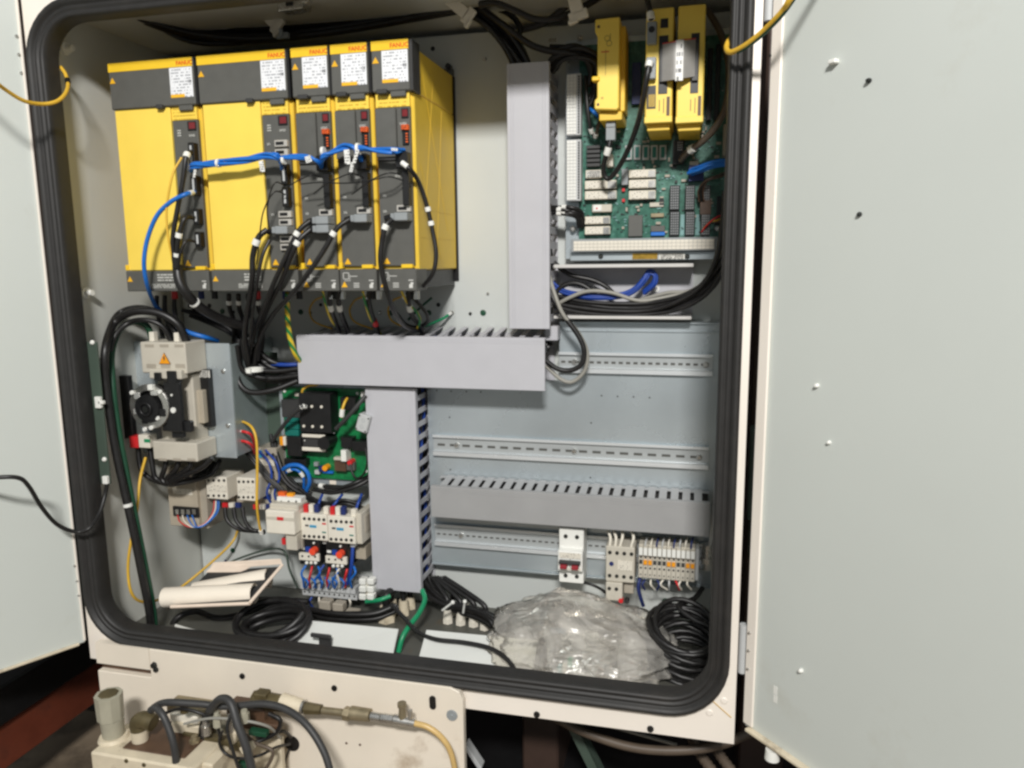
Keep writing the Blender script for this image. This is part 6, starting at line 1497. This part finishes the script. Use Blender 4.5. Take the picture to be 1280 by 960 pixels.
cable('thin_wire', 'thin black wire curling below the hoses', [(278, 914, -.42), (274, 928, -.42), (282, 942, -.42), (300, 948, -.42), (325, 944, -.41), (345, 934, -.38), (362, 930, -.345)], .0022, 'black_cable', 'wire')
cable('thin_wire', 'thin black wire running into the panel opening', [(320, 922, -.40), (340, 918, -.38), (355, 914, -.36), (364, 922, -.335)], .0026, 'black_cable', 'wire')
cable('thin_wire', 'thin black wire hanging straight from the panel opening', [(362, 935, -.332), (357, 950, -.34), (354, 975, -.35)], .0016, 'black_cable', 'wire')
t = thing('solenoid_valve', 'cream solenoid valve block right of the elbow fitting', 'valve', W(232, 928, -.40))
part(t, 'body', MB().rb(214, 906, 249, 926, -.40, .04), 'grimy_cream', .002); part(t, 'coil', MB().rb(212, 894, 246, 905.5, -.395, .035), 'ivory', .002); part(t, 'rail', MB().rb(208, 884, 256, 893.5, -.385, .03), 'brass', .0015)
t = thing('wire_connector', 'pale plug connectors tangled below the hoses', 'connector', W(295, 948, -.41))
for a, b, s_ in ((284, 928, .3), (298, 936, -.5)):
    p = W(a, b, -.415); u_ = Vector((math.cos(s_ + 1), 0, math.sin(s_ + 1)))
    part(t, 'plug', MB().obox(p, u_ * .022, Vector((u_.z, 0, -u_.x)) * .012, Vector((0, .012, 0))), 'grimy_cream', .0015)
t = thing('air_fitting_row', 'dirty brass fittings in line along the lower panel', 'fitting', W(430, 900, -.36))
def ln_(a, b, r0, r1, mt, nm, n_=12):
    part(t, nm, MB().cyl(W(*a, -.36), W(*b, -.36), r0, r1, n_, smooth=n_ > 8), mt, .0006)
ln_((318, 874), (366, 881), .015, .013, 'olive', 'valve_body', 8); ln_((352, 876), (378, 884), .013, .012, 'grimy_cream', 'collar', 12)
ln_((378.5, 884), (381, 884.5), .0125, .0125, 'steel', 'ring'); ln_((382, 885), (402, 887), .010, .008, 'olive', 'nut', 6); ln_((403, 888), (430, 891), .006, .006, 'brass', 'pipe')
ln_((430.5, 891), (438, 893), .011, .011, 'brass', 'nut', 6); ln_((439, 891), (463, 894), .011, .010, 'brass', 'tee_body', 10); ln_((464, 895), (476, 897), .007, .007, 'steel', 'pipe'); ln_((477, 897), (492, 899), .0075, .0075, 'steel', 'nut', 6); ln_((493, 899), (519, 904), .0085, .0070, 'steel', 'reducer')
p = W(503, 898, -.36); part(t, 'valve_stem', MB().cyl(p, p + zz * .020, .0065, .0050, 10).cyl(p + zz * .0201, p + zz * .026, .0072, .0072, 10), 'brass', .0006)
p = W(513, 898, -.362); part(t, 'set_screw', MB().cyl(p, p + zz * .014, .004, .004, 8), 'steel', .0004)
p = W(328, 872, -.365); part(t, 'valve_cap', MB().box(p.x - .012, p.x + .010, p.y - .008, p.y + .012, p.z, p.z + .010), 'olive', .002)
cable('air_hose', 'amber plastic air tube curving down from the brass fittings', [(518, 904, -.36), (535, 909, -.36), (552, 922, -.36), (564, 942, -.36), (572, 980, -.36)], .0046, 'amber_hose', 'hose', n=12)
solo('cover_box', MB().rb(283, 885, 330, 912, -.375, .03).rb(318, 905, 346, 912, -.38, .02), 'grime_brown', 'dark grimy housing behind the hoses on the lower panel', 'housing', bev=.002)
solo('green_clip', MB().rb(310, 915, 332, 921, -.40, .012).rb(296, 955, 314, 965, -.42, .012), 'green_dark', 'dark green clips among the hoses', 'clip', bev=.001)
t = thing('corner_bracket', 'pale stepped bracket under the hoses', 'bracket', W(330, 950, -.37))
part(t, 'plate', MB().rb(318, 922, 352, 980, -.365, .012), 'grimy_cream', .002); part(t, 'lip', MB().rb(262, 906, 286, 980, -.375, .02), 'grimy_grey', .002)

for i, (lb, pl, r, mt) in enumerate((
    ('thin black cable bowed over the valve block', [(205, 892, -.42), (225, 886, -.425), (252, 892, -.42), (270, 905, -.41), (276, 925, -.41)], .0026, 'black_cable'),
    ('thin grey cable lying across the pneumatic fittings', [(230, 905, -.415), (262, 898, -.42), (300, 900, -.42), (335, 908, -.40), (350, 922, -.37)], .0022, 'grey_cable'),
    ('thin black cable hanging beside the dropping hose', [(290, 890, -.42), (284, 910, -.43), (290, 935, -.435), (300, 965, -.44)], .0026, 'black_cable'),
    ('dark cable curling below the brass valve body', [(336, 892, -.385), (350, 900, -.385), (346, 915, -.385), (330, 924, -.39), (312, 930, -.40)], .0034, 'black_cable'),
    ('brown cable looping under the grimy housing', [(300, 912, -.39), (318, 928, -.40), (340, 938, -.40), (336, 955, -.40), (320, 975, -.40)], .0028, 'brown_cable'))):
    cable('thin_wire', lb, pl, r, mt, 'wire', n=8)
t = thing('fitting_cluster', 'dirty metal push fittings clustered beside the valve block', 'fitting', W(262, 930, -.42))
for px, py, r, h_, mt in ((258, 918, .0075, .016, 'steel'), (272, 908, .0065, .018, 'grimy_grey'), (244, 934, .0085, .014, 'brass'), (288, 914, .006, .02, 'steel'), (231, 890, .007, .012, 'olive'), (306, 902, .008, .014, 'grimy_grey')):
    q = W(px, py, -.415); part(t, 'push_fitting', MB().cyl(q, q + zz * h_, r, r, 6, smooth=False).cyl(q + zz * (h_ + .0002), q + zz * (h_ * 1.4), r * .7, r * .6, 12), mt, .0006)
part(t, 'mounting_strip', MB().rb(228, 922, 300, 934, -.405, .012), 'olive', .001)
